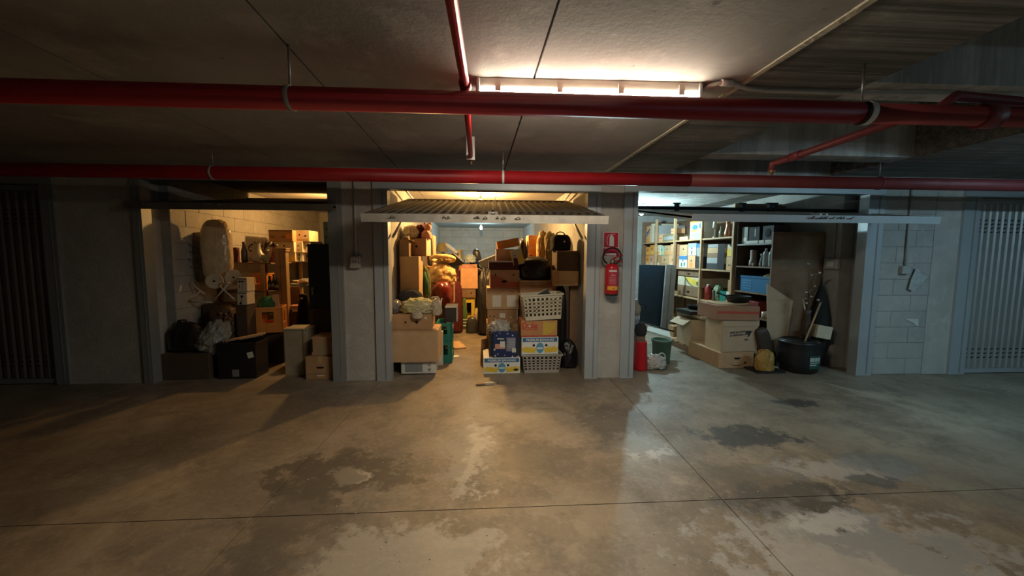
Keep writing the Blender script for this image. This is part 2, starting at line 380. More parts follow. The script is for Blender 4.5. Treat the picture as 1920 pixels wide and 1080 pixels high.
wall_slab('wall_right_garage', XW(1618), XW(1650), 0.34, 4.8, BLOCKM)
wall_slab('wall_back_left', xl0-0.2, XW(660), 4.81, 5.0, BLOCKM)
wall_slab('wall_back_right', XW(1160), XW(1660), 4.81, 5.0, BLOCKM)
# the back room of the middle garage: pale painted, lower ceiling, low cheeks where it starts
cl, cr = XW(716), XW(1112)
wall_slab('wall_rear_left', cl-0.2, cl+0.03, 4.81, 7.0, PLASTER, 2.6)
wall_slab('wall_rear_right', cr-0.03, cr+0.2, 4.81, 7.0, PLASTER, 2.6)
block_wall('wall_rear_back', (sx(cl-0.1, 7.0), 7.0), (sx(cr+0.1, 7.0), 7.0), 0.2, 0, 2.46, material=PLASTER)
rc = MB(); rc.prism([(sx(cl-0.15, 4.82), 4.82), (sx(cr+0.15, 4.82), 4.82), (sx(cr+0.15, 7.1), 7.1), (sx(cl-0.15, 7.1), 7.1)], 2.33, 2.62)
structure(rc.build('ceiling_rear', PLASTER))
# right end of the front: blocks beside a plain column
block_wall('wall_right', (XW(1640), 0.0), (XW(1742), 0.0), 0.32, 0, 2.36)
pillar('wall_column_right', 1742, 1795)
# the unseen hall around the camera
structure(MB().box(XL-0.2, XL, YB, 0.3, 0, 3.2).build('wall_far_left', PILLAR))
structure(MB().box(XR, XR+0.2, YB, 0.3, 0, 3.2).build('wall_far_right', PILLAR))
structure(MB().box(XL-0.2, XR+0.2, YB-0.2, YB, 0, 3.2).build('wall_behind', PILLAR))

# ================================================================ up-and-over doors
def door(name, pxl, pxr, jw_l, jw_r, ztop, hang=None, frame=STEEL, leafm=DOORM, head_h=0.10, ribs=True, lock=True):
    """steel frame with a ribbed tilting leaf; hang = None (shut) or (Y, Z of the low front edge, tilt in degrees, widening)"""
    x0, x1 = XW(pxl), XW(pxr); d = struct_empty(name); d.location = (x0, 0, 0); w = x1-x0
    jl, jr = jw_l/157.0, jw_r/157.0
    for a, c in ((0, jl), (w-jr, w)):
        j = MB().box(a, c, -0.03, 0.10, 0, ztop).build('jamb', frame, d)
        MB().box(a+(c-a)*0.62, a+(c-a)*0.70, -0.034, -0.03, 0.02, ztop-0.02).build('seam', STEELD, j)
    MB().box(0, w, -0.035, 0.10, ztop, ztop+head_h).build('head', frame, d)
    lw = w-jl-jr if hang is None else hang[3]; lh = ztop-0.02 if hang is None else 2.1
    leaf = bpy.data.objects.new('leaf', None); COL.objects.link(leaf); leaf.parent = d; leaf.empty_display_size = 0.1
    if hang is None: leaf.location = (jl, 0.02, 0.01)
    else:
        leaf.location = (w/2-lw/2+hang[4], hang[0], hang[1]); leaf.rotation_euler = (math.radians(-(90-hang[2])), 0, 0)
    MB().box(0, lw, 0.0, 0.02, 0, lh).build('sheet', leafm, leaf)
    n = int(lw/0.085); pitch = lw/n; rme = MB()
    rme.add([(0.012,0,0.06),(pitch-0.012,0,0.06),(pitch-0.026,-0.014,0.06),(0.026,-0.014,0.06),(0.012,0,lh-0.06),(pitch-0.012,0,lh-0.06),(pitch-0.026,-0.014,lh-0.06),(0.026,-0.014,lh-0.06)],
            [(0,1,2,3),(7,6,5,4),(3,2,6,7),(0,3,7,4),(2,1,5,6)]); rme = rme.mesh('rib'); rme.materials.append(leafm)
    vm = MB()
    for i in range(n): place(rme, 'rib', leaf, (i*pitch, 0, 0))
    for i in range(n):
        for z in ((0.20, 0.255, 0.31, lh-0.42, lh-0.37, lh-0.32, lh-0.27) if hang is None else (0.26, lh-0.3)):
            cxx = (i+0.5)*pitch; ww = 0.026; q_ = 1.0 if hang is None else 11.0
            vm.add([(cxx-ww, -0.0160, z-0.005*q_), (cxx-ww*0.4, -0.0160, z-0.009*q_), (cxx+ww, -0.0160, z+0.003*q_), (cxx+ww*0.9, -0.0160, z+0.011*q_), (cxx-ww*0.5, -0.0160, z+0.009*q_)], [(0,1,2,3,4)])
    v = vm.build('vent_slots', BLACK, leaf); v['kind'] = 'stuff'
    for a, c, e, f_ in ((0, lw, 0, 0.055), (0, lw, lh-0.055, lh), (0, 0.04, 0.055, lh-0.055), (lw-0.04, lw, 0.055, lh-0.055)):
        MB().box(a, c, -0.022, 0.045, e, f_).build('edge_rail', frame if hang is None else leafm if leafm is DOORB else DOORM, leaf)
    if lock:
        mm = mat('chrome lock', (0.62,0.60,0.55), 0.35, 0.7, var=0.3, scale=60)
        k = MB().lathe([(0.0, -0.004), (0.045, -0.004), (0.048, 0.0), (0.045, 0.012), (0.0, 0.014)], 20, M=T(lw*0.525, -0.03, 0.11) @ R3(90)); k.box(lw*0.525-0.045, lw*0.525-0.02, -0.045, -0.02, 0.0, 0.11); k.box(lw*0.525+0.02, lw*0.525+0.045, -0.045, -0.02, 0.0, 0.11)
        k.build('lock_plate', mm, leaf)
        MB().lathe([(0.0, 0), (0.016, 0), (0.016, 0.012), (0.0, 0.012)], 12, M=T(lw*0.525, -0.042, 0.115) @ R3(90)).build('keyhole', BLACK, leaf)
    return d, leaf, lw
dl, leafl, lwl = door('door_1', 262, 646, 16, 24, 2.33, (-0.12, 2.045, 9.6, 2.22, -0.02), frame=STEELD, leafm=DOORB, head_h=0.05, lock=False)
dm, leafm_, lwm = door('door_2', 704, 1122, 26, 25, Z_HEAD, (-0.95, 1.86, 11.9, 2.30, -0.01), leafm=DOORB)
dr, leafr, lwr = door('door_3', 1165, 1642, 26, 32, Z_HEAD+0.02, (-0.72, 1.915, 9.0, 2.68, 0.17))
door('door_4', 1789, 2160, 34, 30, Z_HEAD, lock=False)
door('door_5', -260, 120, 30, 22, Z_HEAD, lock=False, frame=STEELD, leafm=DOORB)  # dark brown leaf and grey frame stand in for the gloom at far left
# torn rubber seal along the low edges, side arms and the black torsion bar of the right door
random.seed(9)
RUB = mat('cracked dark rubber seal', (0.22,0.18,0.14), 0.9)
for leaf, lw in ((leafm_, lwm), (leafr, lwr), (leafl, lwl)):
    MB().box(0.0, lw, -0.026, 0.05, -0.028, -0.001).build('bottom_lip', DOORB if leaf is leafl else STEEL if leaf is leafr else mat('pale worn lip', (0.58,0.54,0.47), 0.6, 0.2, var=0.4, scale=7), leaf)
    for i in range(9):
        x = random.gauss(lw*0.5, lw*0.17); l = random.uniform(0.02, 0.07); dz = random.uniform(0.02, 0.055)
        MB().tube([(x, 0.012, -0.026), (x+l*0.3, 0.0, -0.026-dz*0.6), (x+l*0.6, -0.015, -0.026-dz), (x+l, 0.01, -0.028)], 0.004, 6).build('seal_shred', RUB, leaf)
def arms(d, x, Y0, Z0, Y1, Z1):
    MB().tube([(x, Y0, Z0), (x, Y1, Z1)], 0.016, 8).build('lift_arm', STEEL, d)
arms(dm, 0.20, 0.06, 1.72, 1.1, 2.22); arms(dm, XW(1122)-XW(704)-0.20, 0.06, 1.72, 1.1, 2.22)
arms(dm, 0.20, 0.3, 2.44, 1.6, 2.30); arms(dm, XW(1122)-XW(704)-0.20, 0.3, 2.44, 1.6, 2.30)
pa, pb = P(1193, 389, 0.35), P(1622, 396, 0.35)
MB().tube([(pa.x-XW(1165), 0.35, pa.z), (pb.x-XW(1165), 0.35, pb.z)], 0.022, 8).build('torsion_bar', mat('black steel', (0.015,0.015,0.017), 0.5, 0.3), dr)
for px in (1269, 1392, 1443, 1452):
    q = P(px, 389, 0.35); MB().box(q.x-XW(1165)-0.02, q.x-XW(1165)+0.02, 0.32, 0.38, q.z-0.05, q.z+0.045).box(q.x-XW(1165)-0.045, q.x-XW(1165)+0.045, 0.335, 0.365, q.z+0.045, q.z+0.06).build('bracket', mat('black steel', (0,0,0)), dr)

# ================================================================ pipes under the ceiling
def pipe(name, label, pts, r, material, seg=18):
    o = thing(name, label, 'pipe', pts[0]); p0 = Vector(pts[0])
    MB().tube([Vector(p)-p0 for p in pts], r, seg).build('barrel', material, o); return o, p0
def clamp_on(o, p0, p, r, ztop=Z_CEIL, m=GREYP, rodr=0.006, w=0.022):
    q = Vector(p)-p0
    MB().tube([q+Vector((-w/2, 0, 0)), q+Vector((w/2, 0, 0))], r+0.004, 20).build('clamp', m, o)
    MB().tube([q+Vector((0, 0, r)), q+Vector((0, 0, ztop-p[2]))], rodr, 8).build('hanger_rod', ROD, o)
Y1 = -2.62
a, b_ = P(0, 171, Y1), P(1920, 219, Y1); sl = (b_.z-a.z)/(b_.x-a.x)
z1 = (a.z+b_.z)/2; xm = P(1622, 211, Y1).x
o, p0 = pipe('sprinkler_main', 'thick red sprinkler main running across the whole hall nearest the camera, below the tube lamp', [(XL+0.1, Y1, z1), (xm, Y1, z1)], 0.054, RED)
MB().tube([(xm-p0.x, 0, 0), (XR-0.1-p0.x, 0, 0)], 0.050, 18).build('barrel', REDD, o)
clamp_on(o, p0, (P(545, 190, Y1).x, Y1, z1), 0.054); clamp_on(o, p0, (P(1614, 212, Y1).x, Y1, z1), 0.054, m=mat('black steel', (0,0,0)))
MB().tube([(xm-p0.x-0.012, 0, 0), (xm-p0.x+0.022, 0, 0)], 0.0585, 20).build('coupling', WHITEP, o)
q = P(1850, 214, Y1).x; MB().tube([(q-p0.x-0.05, 0, 0), (q-p0.x+0.05, 0, 0)], 0.062, 20).build('coupling', REDD, o)
Y2 = -0.80
z2 = (P(640, 332, Y2).z+P(1920, 344, Y2).z)/2; xj = P(1292, 335, Y2).x
o2, p2 = pipe('sprinkler_branch_main', 'red pipe running along the garage fronts just above the door heads', [(XL+0.1, Y2, z2), (xj, Y2, z2)], 0.062, RED)
MB().tube([(xj-p2.x, 0, 0), (XR-0.1-p2.x, 0, 0)], 0.060, 18).build('barrel', REDD, o2)
clamp_on(o2, p2, (P(943, 331, Y2).x, Y2, z2), 0.062, m=WHITEP); clamp_on(o2, p2, (P(1648, 341, Y2).x, Y2, z2), 0.062, m=REDD)
clamp_on(o2, p2, (P(400, 331, Y2).x, Y2, z2), 0.062)
# thin dropper towards the sprinkler head above the main
zb = z1+0.085
xa = P(872, 168, Y1).x
o3, p3 = pipe('sprinkler_drop', 'thin red pipe running away from the camera over the left end of the tube lamp', [(xa-0.005+0.0, -4.9, zb), (xa, Y1, zb)], 0.022, RED, 12)
tip = PZ(883, 296, zb)
MB().tube([(xa-p3.x, Y1-p3.y, 0), (tip.x-p3.x, tip.y-p3.y, 0)], 0.019, 12).build('barrel', RED, o3)
MB().tube([(xa-p3.x, Y1-p3.y-0.03, 0), (xa-p3.x, Y1-p3.y+0.03, 0)], 0.030, 14).tube([(xa-p3.x, Y1-p3.y, 0), (xa-p3.x, Y1-p3.y, -0.07)], 0.024, 12).build('tee', RED, o3)
MB().tube([(tip.x-p3.x, tip.y-p3.y-0.03, 0.0), (tip.x-p3.x, tip.y-p3.y+0.02, 0)], 0.026, 12).tube([(tip.x-p3.x, tip.y-p3.y, 0), (tip.x-p3.x, tip.y-p3.y, -0.06)], 0.012, 8).build('sprinkler_head', mat('bronze', (0.30,0.16,0.08), 0.4, 0.6), o3)
MB().box(tip.x-p3.x-0.035, tip.x-p3.x+0.035, tip.y-p3.y-0.06, tip.y-p3.y-0.04, -0.03, Z_CEIL-zb).build('hanger', ROD, o3)
# slanting branch on the right with an elbow
e0 = P(1690, 235, Y1+0.06); e1 = P(1462, 303, -1.25); e1.z = e0.z = z1-0.005
e1 = PZ(1462, 303, e0.z); e2 = Vector((e1.x-0.03, e1.y+0.04, e1.z-0.01))
o4, p4 = pipe('sprinkler_side_branch', 'thin dark red branch pipe angling off the main towards the right garage, with elbow', [e0, e1, e2, e2+Vector((0, 0, -0.05))], 0.024, REDD, 12)
MB().lathe([(0.02, 0), (0.03, -0.01), (0.012, -0.03), (0.006, -0.05)], 12, c=e2-p4+Vector((0, 0, -0.045))).build('sprinkler_head', mat('bronze', (0,0,0)), o4)
q = e0.lerp(e1, 0.82)-p4; dq = (e1-e0).normalized(); MB().tube([q-dq*0.05, q+dq*0.05], 0.032, 12).build('coupling', REDD, o4)
e5 = P(1925, 152, Y1+0.05); e5.z = z1+0.10; e6 = P(1790, 196, Y1); e6.z = z1+0.10
o5, p5 = pipe('sprinkler_upper_branch', 'red branch pipe at the right edge rising over the main', [e5+Vector((0.8, -0.9, 0)), e5, e6, Vector((e6.x-0.1, Y1, z1+0.02))], 0.026, REDD, 12)

for b_o, lbl in ((o3, 'drop'), (o4, 'side'), (o5, 'upper')):      # the branches are one piece with the main
    b_o.location = Vector(b_o.location)-p0; b_o.parent = o; b_o.name = 'branch_pipe'
    for k in ('label', 'category'): del b_o[k]
# ================================================================ lamps
def tube_lamp(name, label, loc, L_, watts, col, rz=0, n=4):
    o = thing(name, label, 'lamp', loc, rz)         # origin at the ceiling over the middle
    MB().box(-L_/2, L_/2, -0.052, 0.052, -0.055, 0.0, bev=0.006).build('housing', mat('aged lamp housing', (0.50,0.46,0.40), 0.5), o)
    d = MB(); prof = []
    for k in range(9): a = math.pi*k/8; prof.append((0.055*math.cos(a), -0.056-0.034*math.sin(a)))
    for i in range(8):
        d.add([(-L_/2+0.01, prof[i][0], prof[i][1]), (L_/2-0.01, prof[i][0], prof[i][1]), (L_/2-0.01, prof[i+1][0], prof[i+1][1]), (-L_/2+0.01, prof[i+1][0], prof[i+1][1])], [(0,1,2,3)], True)
    for x, r in ((-L_/2+0.01, 0), (L_/2-0.01, 1)): d.add([(x, p[0], p[1]) for p in prof], [tuple(range(9)) if r else tuple(range(8, -1, -1))])
    em = bpy.data.materials.new(name+' diffuser glow'); em.use_nodes = True; b = em.node_tree.nodes['Principled BSDF']
    b.inputs['Base Color'].default_value = (0.8, 0.78, 0.72, 1); b.inputs['Emission Color'].default_value = (*col, 1); b.inputs['Emission Strength'].default_value = watts
    d.build('diffuser', em, o)
    for k in range(n):
        x = -L_/2 + L_*(k+0.32)/(n-0.36)
        MB().box(x-0.016, x+0.016, -0.058, 0.058, -0.075, -0.02).build('clip', mat('clear clip', (0.5,0.45,0.36), 0.4), o)
    for x in (-L_/2, L_/2): MB().box(x-0.012, x+0.012, -0.058, 0.058, -0.094, 0.0, bev=0.006).build('end_cap', GREYP, o)
    return o
c0, c1 = PZ(897, 172, Z_CEIL-0.06), PZ(1305, 181, Z_CEIL-0.06)
tl = (c0+c1)/2
tube_lamp('tube_lamp', 'lit fluorescent tube lamp on the ceiling above the nearest red pipe', (tl.x, tl.y, Z_CEIL), (c1-c0).length, TUBE_W, (1.0, 0.89, 0.70), math.degrees(math.atan2(c1.y-c0.y, c1.x-c0.x)))
tube_lamp('tube_lamp', 'cool white tube lamp on the ceiling beyond the right edge of the view', (5.3, -2.6, Z_CEIL), 1.25, COOLTUBE_W, (0.45, 0.80, 1.0), 0)
hl = tube_lamp('tube_lamp', 'added cool fill lamp hung on rods behind the camera at right', (5.4, -5.95, 2.20), 1.25, HUNG_FILL_W, (0.50, 0.84, 1.0), 0)  # added fill lamp to brighten the coffers and right side, no such lamp known
for x in (-0.4, 0.4): MB().tube([(x, 0, 0), (x, 0, Z_CEIL-2.20)], 0.006, 6).build('rod', ROD, hl)
# grey conduit from the tube lamp along the ceiling to the right
k0 = PZ(1306, 176, Z_CEIL-0.03); pts = [PZ(x, y, Z_CEIL-0.02) for x, y in ((1306,176),(1330,161),(1352,155),(1372,157),(1400,166),(1440,170),(1600,175),(1760,177),(1920,181))]
cd_ = thing('conduit', 'pale conduit snaking from the tube lamp along the ceiling to the right', 'conduit', pts[0])
MB().tube([p-pts[0] for p in pts], 0.012, 8).build('hose', mat('pale conduit', (0.55,0.52,0.46), 0.6), cd_)
MB().tube([pts[2]-pts[0], pts[3]-pts[0]], 0.018, 10).build('sleeve', WHITEP, cd_)

def bulb(label, p, watts, col, stem=0.1, up=True, r=0.034, glow=30):
    o = thing('light_bulb', label, 'light bulb', p)
    s_ = 1 if up else -1
    g = bpy.data.materials.new('bulb glow'); g.use_nodes = True; b = g.node_tree.nodes['Principled BSDF']
    b.inputs['Base Color'].default_value = (0.9, 0.9, 0.9, 1); b.inputs['Emission Color'].default_value = (*col, 1); b.inputs['Emission Strength'].default_value = glow
    pr = [(0.0, -0.01-r), (0.018, -0.006-r), (r*0.85, -0.028), (r, -0.002), (r*0.9, 0.016), (0.02, 0.036), (0.014, 0.05)]
    gl = MB().lathe([(a, z*s_) for a, z in pr], 16).build('glass', g, o)
    MB().lathe([(0.014, 0.05*s_), (0.02, 0.052*s_), (0.022, 0.095*s_), (0.012, 0.1*s_), (0.0, 0.1*s_)], 14).build('socket', mat('lamp socket', (0.5,0.45,0.38), 0.5), o)
    MB().tube([(0, 0, 0.1*s_), (0, 0, (0.1+stem)*s_)], 0.005, 6).build('cord', mat('lamp cord', (0.35,0.30,0.24), 0.6), o)
    ld = bpy.data.lights.new('bulb', 'POINT'); ld.energy = watts; ld.color = col; ld.shadow_soft_size = 0.04
    lo = bpy.data.objects.new('bulb_light', ld); COL.objects.link(lo); lo.parent = o; lo.location = (0, 0, -0.085 if up else 0.085)
    return o
WARM = (1.0, 0.58, 0.20); COOL = (0.62, 0.93, 1.0)
p = P(617, 391, 1.95); bulb('glowing warm bulb at the right side of the left garage', p, BULB_LEFT, (1.0, 0.53, 0.16), 0.06)
p = P(901, 374, 1.75); p.z = min(p.z, 2.37); bulb('glowing warm bulb under the ceiling just behind the raised middle door', p, BULB_MID, WARM, 0.02)
p = P(902, 427, 5.15); p.z = min(p.z, 2.20); bulb('glowing white bulb in the back room of the middle garage', p, BULB_REAR, COOL, 0.02)
p = P(1203, 398, 2.7); bulb('glowing white bulb at the left side of the right garage', p, BULB_RIGHT, COOL, 0.02, r=0.05)
# ================================================================ builders for the stored things
CARD = {'kraft': (0.46,0.265,0.125), 'tan': (0.56,0.36,0.19), 'pale': (0.64,0.47,0.29), 'brown': (0.26,0.155,0.085), 'dark': (0.10,0.065,0.042), 'black': (0.018,0.016,0.016),
        'white': (0.74,0.72,0.66), 'cream': (0.68,0.58,0.42), 'grey': (0.36,0.35,0.34), 'orange': (0.80,0.32,0.07), 'yellow': (0.78,0.55,0.08), 'red': (0.52,0.085,0.05),
        'pinkish': (0.66,0.33,0.24), 'green': (0.055,0.17,0.075), 'olive': (0.16,0.17,0.07), 'blue': (0.05,0.20,0.42), 'navy': (0.022,0.04,0.13), 'teal': (0.02,0.22,0.17),
        'peach': (0.78,0.42,0.22), 'skyblue': (0.36,0.58,0.70), 'palegreen': (0.40,0.55,0.42), 'maroon': (0.11,0.022,0.026), 'khaki': (0.30,0.25,0.13), 'beige': (0.60,0.50,0.36), 'charcoal': (0.045,0.043,0.045)}
def cm(c): return mat('card '+c, CARD[c], 0.8, var=0.16, scale=9, bump=0.05, bscale=50)
def pm(c, rough=0.4): return mat('plastic %s %.2f' % (c, rough), CARD[c], rough, var=0.1, scale=8)
def fm(c): return mat('fabric '+c, CARD[c], 0.95, var=0.32, scale=14, bump=0.35, bscale=60, spec=0.2)
def wm(c): return mat('wood '+c, CARD[c], 0.65, var=0.35, scale=5, bump=0.1, bscale=30)
PAPER = mat('paper', (0.74,0.70,0.60), 0.8, var=0.12); INK = mat('dark print', (0.035,0.03,0.03), 0.8, var=0)
TAPE = mat('packing tape', (0.52,0.38,0.20), 0.25, var=0.1)
SKW = 2.18
def span(px, Y):
    x0, x1, yt, yb = px; c = (x0+x1)/2; m_ = (yt+yb)/2
    return P(x0, m_, Y).x, P(x1, m_, Y).x, P(c, yb, Y).z, P(c, yt, Y).z
class Bx:
    """a box whose front face fills px = (left, right, top, bottom) of the photo at distance Y; local origin at the middle of its base"""
    def __init__(s, label, px, Y, d, col='kraft', name='cardboard_box', cat='box', rz=None, z0=None, roll=0, pitch=0, open_top=False, holes=(), tape=False, group=None, m=None, flaps=True, bev=0.004, dims=None, seam=True, h=None):
        if dims: x0, x1, za, zb = dims
        else: x0, x1, za, zb = span(px, Y)
        if z0 is None: z0 = za
        s.w = x1-x0; s.h = h if h else zb-z0; s.d = d; s.z0 = z0; s.top = z0+s.h; s.Y = Y; s.x = (x0+x1)/2
        m = m or cm(col); s.m = m
        s.o = thing(name, label, cat, (s.x, Y+d/2, z0), group=group, rot=(math.radians(pitch), math.radians(roll), math.radians(SKW if rz is None else rz)))
        w, h_ = s.w, s.h
        if open_top:
            t = 0.008; b = MB(); b.box(-w/2, w/2, -d/2, d/2, 0, t)
            b.box(-w/2, w/2, -d/2, -d/2+t, t, h_).box(-w/2, w/2, d/2-t, d/2, t, h_).box(-w/2, -w/2+t, -d/2+t, d/2-t, t, h_).box(w/2-t, w/2, -d/2+t, d/2-t, t, h_)
            b.build('body', m, s.o)
            if flaps:
                for sg in (-1, 1):
                    MB().box(0, min(0.16, w*0.42), -d/2+0.01, d/2-0.01, -0.002, 0.003, M=T(sg*w/2, 0, h_) @ R3(0, 0, 0 if sg > 0 else 180) @ R3(0, random.uniform(15, 65), 0)).build('flap', m, s.o)
                MB().box(-w/2+0.01, w/2-0.01, 0, min(0.14, d*0.4), -0.002, 0.003, M=T(0, d/2, h_) @ R3(random.uniform(20, 70), 0, 0)).build('flap', m, s.o)
        else:
            MB().box(-w/2, w/2, -d/2, d/2, 0, h_, bev=min(bev, h_/4)).build('body', m, s.o)
            if seam and name.startswith('cardboard') and w > 0.16:
                MB().box(-w/2+0.004, w/2-0.004, -0.003, 0.003, h_-0.001, h_+0.0012).build('lid_seam', cm('dark'), s.o)
            if tape:
                b = MB(); b.box(-0.025, 0.025, -d/2-0.0014, d/2, h_-0.001, h_+0.002).box(-0.025, 0.025, -d/2-0.0015, -d/2+0.001, h_*0.72, h_+0.002); b.build('tape', TAPE, s.o)
        for hh in holes: s.disc(hh[0], hh[1], hh[2] if len(hh) > 2 else 0.018, BLACK, 'hand_hole')
    def uv(s, u, v): return (-s.w/2+u*s.w, v*s.h)
    def panel(s, u0, u1, v0, v1, m, name='print', off=0.0012, rot=0):
        a, b = s.uv(u0, v0); c, e = s.uv(u1, v1); cx_, cz = (a+c)/2, (b+e)/2
        return MB().box(-(c-a)/2, (c-a)/2, -s.d/2-off, -s.d/2+0.0005, -(e-b)/2, (e-b)/2, M=T(cx_, 0, cz) @ R3(0, rot, 0)).build(name, m, s.o)
    def disc(s, u, v, r, m, name='print', off=0.0016, ry=None):
        x, z = s.uv(u, v); pts = [(x+r*math.cos(2*math.pi*k/18), z+(ry or r)*math.sin(2*math.pi*k/18)) for k in range(18)]
        return MB().plate(pts, -s.d/2-off, -s.d/2+0.0005).build(name, m, s.o)
    def poly(s, uvs, m, name='print', off=0.002):
        pts = [s.uv(u, v) for u, v in uvs]
        ar = sum(pts[i][0]*pts[(i+1) % len(pts)][1]-pts[(i+1) % len(pts)][0]*pts[i][1] for i in range(len(pts)))
        if ar < 0: pts = pts[::-1]
        return MB().plate(pts, -s.d/2-off, -s.d/2+0.0005).build(name, m, s.o)
    def text(s, t, u, v, width, m, height=None, bold=False, shear=0, off=0.002):
        x, z = s.uv(u, v); return lettering(t, s.o, x, -s.d/2-off, z, width*s.w, m, height*s.h if height else None, bold, shear)
    def side(s, sg, v0, v1, w0, w1, m, name='print'):     # a patch on the left (-1) or right (1) side face, w along depth
        x = sg*s.w/2; a = -s.d/2+w0*s.d; b = -s.d/2+w1*s.d
        return MB().box(min(x, x+sg*0.0012)-0.0003, max(x, x+sg*0.0012)+0.0003, a, b, v0*s.h, v1*s.h).build(name, m, s.o)
def soft(label, px, Y, d, m, name, cat, seed=1, amp=0.16, freq=2.2, fold=0.06, foldfreq=6, flat=0.5, z0=None, rz=0, sub=4, sq=2.4, group=None, extra=None, dims=None, roll=0):
    x0, x1, za, zb = dims if dims else span(px, Y); z0 = za if z0 is None else z0
    o = thing(name, label, cat, ((x0+x1)/2, Y+d/2, z0), rz, group, rot=(0, math.radians(roll), math.radians(rz)) if roll else None)
    b = blob(x1-x0, d, zb-z0, seed, amp, freq, sub, flat, sq, fold, foldfreq)
    # bring the lumpy body back to the measured width
    xs_ = [v.x for v in b.v]; kx = (x1-x0)/(max(xs_)-min(xs_)); mx = (max(xs_)+min(xs_))/2
    ys_ = [v.y for v in b.v]; ky = d/(max(ys_)-min(ys_)); my = (max(ys_)+min(ys_))/2
    for v in b.v: v.x = (v.x-mx)*kx; v.y = (v.y-my)*ky
    b.build('body', m, o); o['w'] = x1-x0; o['h'] = zb-z0
    del o['w'], o['h']
    return o
def knot(o, w, h, m, seed=1, n=2):
    random.seed(seed)
    for k in range(n):
        x = random.uniform(-0.2, 0.2)*w; a = random.uniform(-0.12, 0.12)
        MB().tube([(x-0.05, -0.02, h*0.9), (x-0.04+a*0.3, -0.03, h*1.06), (x+0.02+a*0.3, -0.03, h*1.08), (x+0.05, -0.02, h*0.9)], [0.012, 0.009, 0.009, 0.012], 6).build('handle', m, o)
def lathed(label, px, Y, prof, m, name, cat, z0=None, seg=18, group=None, parts=(), rot=None, zbase=None):
    """prof in units of the measured half width and height"""
    x0, x1, za, zb = span(px, Y); z0 = za if z0 is None else z0; r = (x1-x0)/2; h = zb-z0
    o = thing(name, label, cat, ((x0+x1)/2, Y+r, z0), 0, group, rot=rot)
    MB().lathe([(a*r, b*h) for a, b in prof], seg).build('body', m, o)
    for nm, pr, mm in parts: MB().lathe([(a*r, b*h) for a, b in pr], seg).build(nm, mm, o)
    return o, r, h
def basket(label, px, Y, d, m, nx, nz, z0=None, roll=0, pitch=0, rz=None, taper=0.86, group=None, name='plastic_basket'):
    """square-holed plastic laundry basket: slanting lattice walls, rim, bottom"""
    x0, x1, za, zb = span(px, Y); z0 = za if z0 is None else z0; w = x1-x0; h = zb-z0
    o = thing(name, label, 'basket', ((x0+x1)/2, Y+d/2, z0), group=group, rot=(math.radians(pitch), math.radians(roll), math.radians(SKW if rz is None else rz)))
    wb, db = w*taper/2, d*taper/2; wt, dt = w*0.965/2, d*0.965/2; t = 0.006
    for nm, n_, (bx_, by_), sg in (('side_wall', nx, (0, -1), 0), ('side_wall', nx, (0, 1), 0), ('side_wall', max(4, int(nx*d/w)), (-1, 0), 1), ('side_wall', max(4, int(nx*d/w)), (1, 0), 1)):
        b = MB()
        def pt(u, v, off):
            W_ = wb+(wt-wb)*v; D_ = db+(dt-db)*v
            return ((-W_+2*W_*u) if not sg else bx_*(W_+off), by_*(D_+off) if not sg else (-D_+2*D_*u), h*v)
        def bar(u0, u1, v0, v1):
            q = [pt(u0, v0, 0), pt(u1, v0, 0), pt(u1, v1, 0), pt(u0, v1, 0)]; r_ = [pt(u0, v0, -t), pt(u1, v0, -t), pt(u1, v1, -t), pt(u0, v1, -t)]
            b.add(q+r_, [(0,1,2,3),(7,6,5,4),(0,4,5,1),(1,5,6,2),(2,6,7,3),(3,7,4,0)])
        bw = 0.42/n_
        lo, hi = 0.16, 0.86
        bar(0, 1, 0, lo); bar(0, 1, hi, 1.0)
        for i in range(n_+1):
            u = i/n_; bar(max(0, u-bw/2-(0.04 if i in (0,) else 0)), min(1, u+bw/2+(0.04 if i == n_ else 0)), lo, hi)
        for j in range(1, nz):
            v = lo+(hi-lo)*j/nz; bar(0, 1, v-0.14/nz, v+0.14/nz)
        b.build(nm, m, o)
    MB().box(-wb, wb, -db, db, 0, 0.006).build('bottom', m, o)
    r = MB(); hw, hd = w/2+0.006, d/2+0.006
    r.box(-hw, hw, -hd, -hd+0.02, h-0.018, h).box(-hw, hw, hd-0.02, hd, h-0.018, h).box(-hw, -hw+0.02, -hd+0.02, hd-0.02, h-0.018, h).box(hw-0.02, hw, -hd+0.02, hd-0.02, h-0.018, h)
    r.build('rim', m, o); o['z1'] = z0+h; z1_ = z0+h; del o['z1']
    return o, w, h, z1_
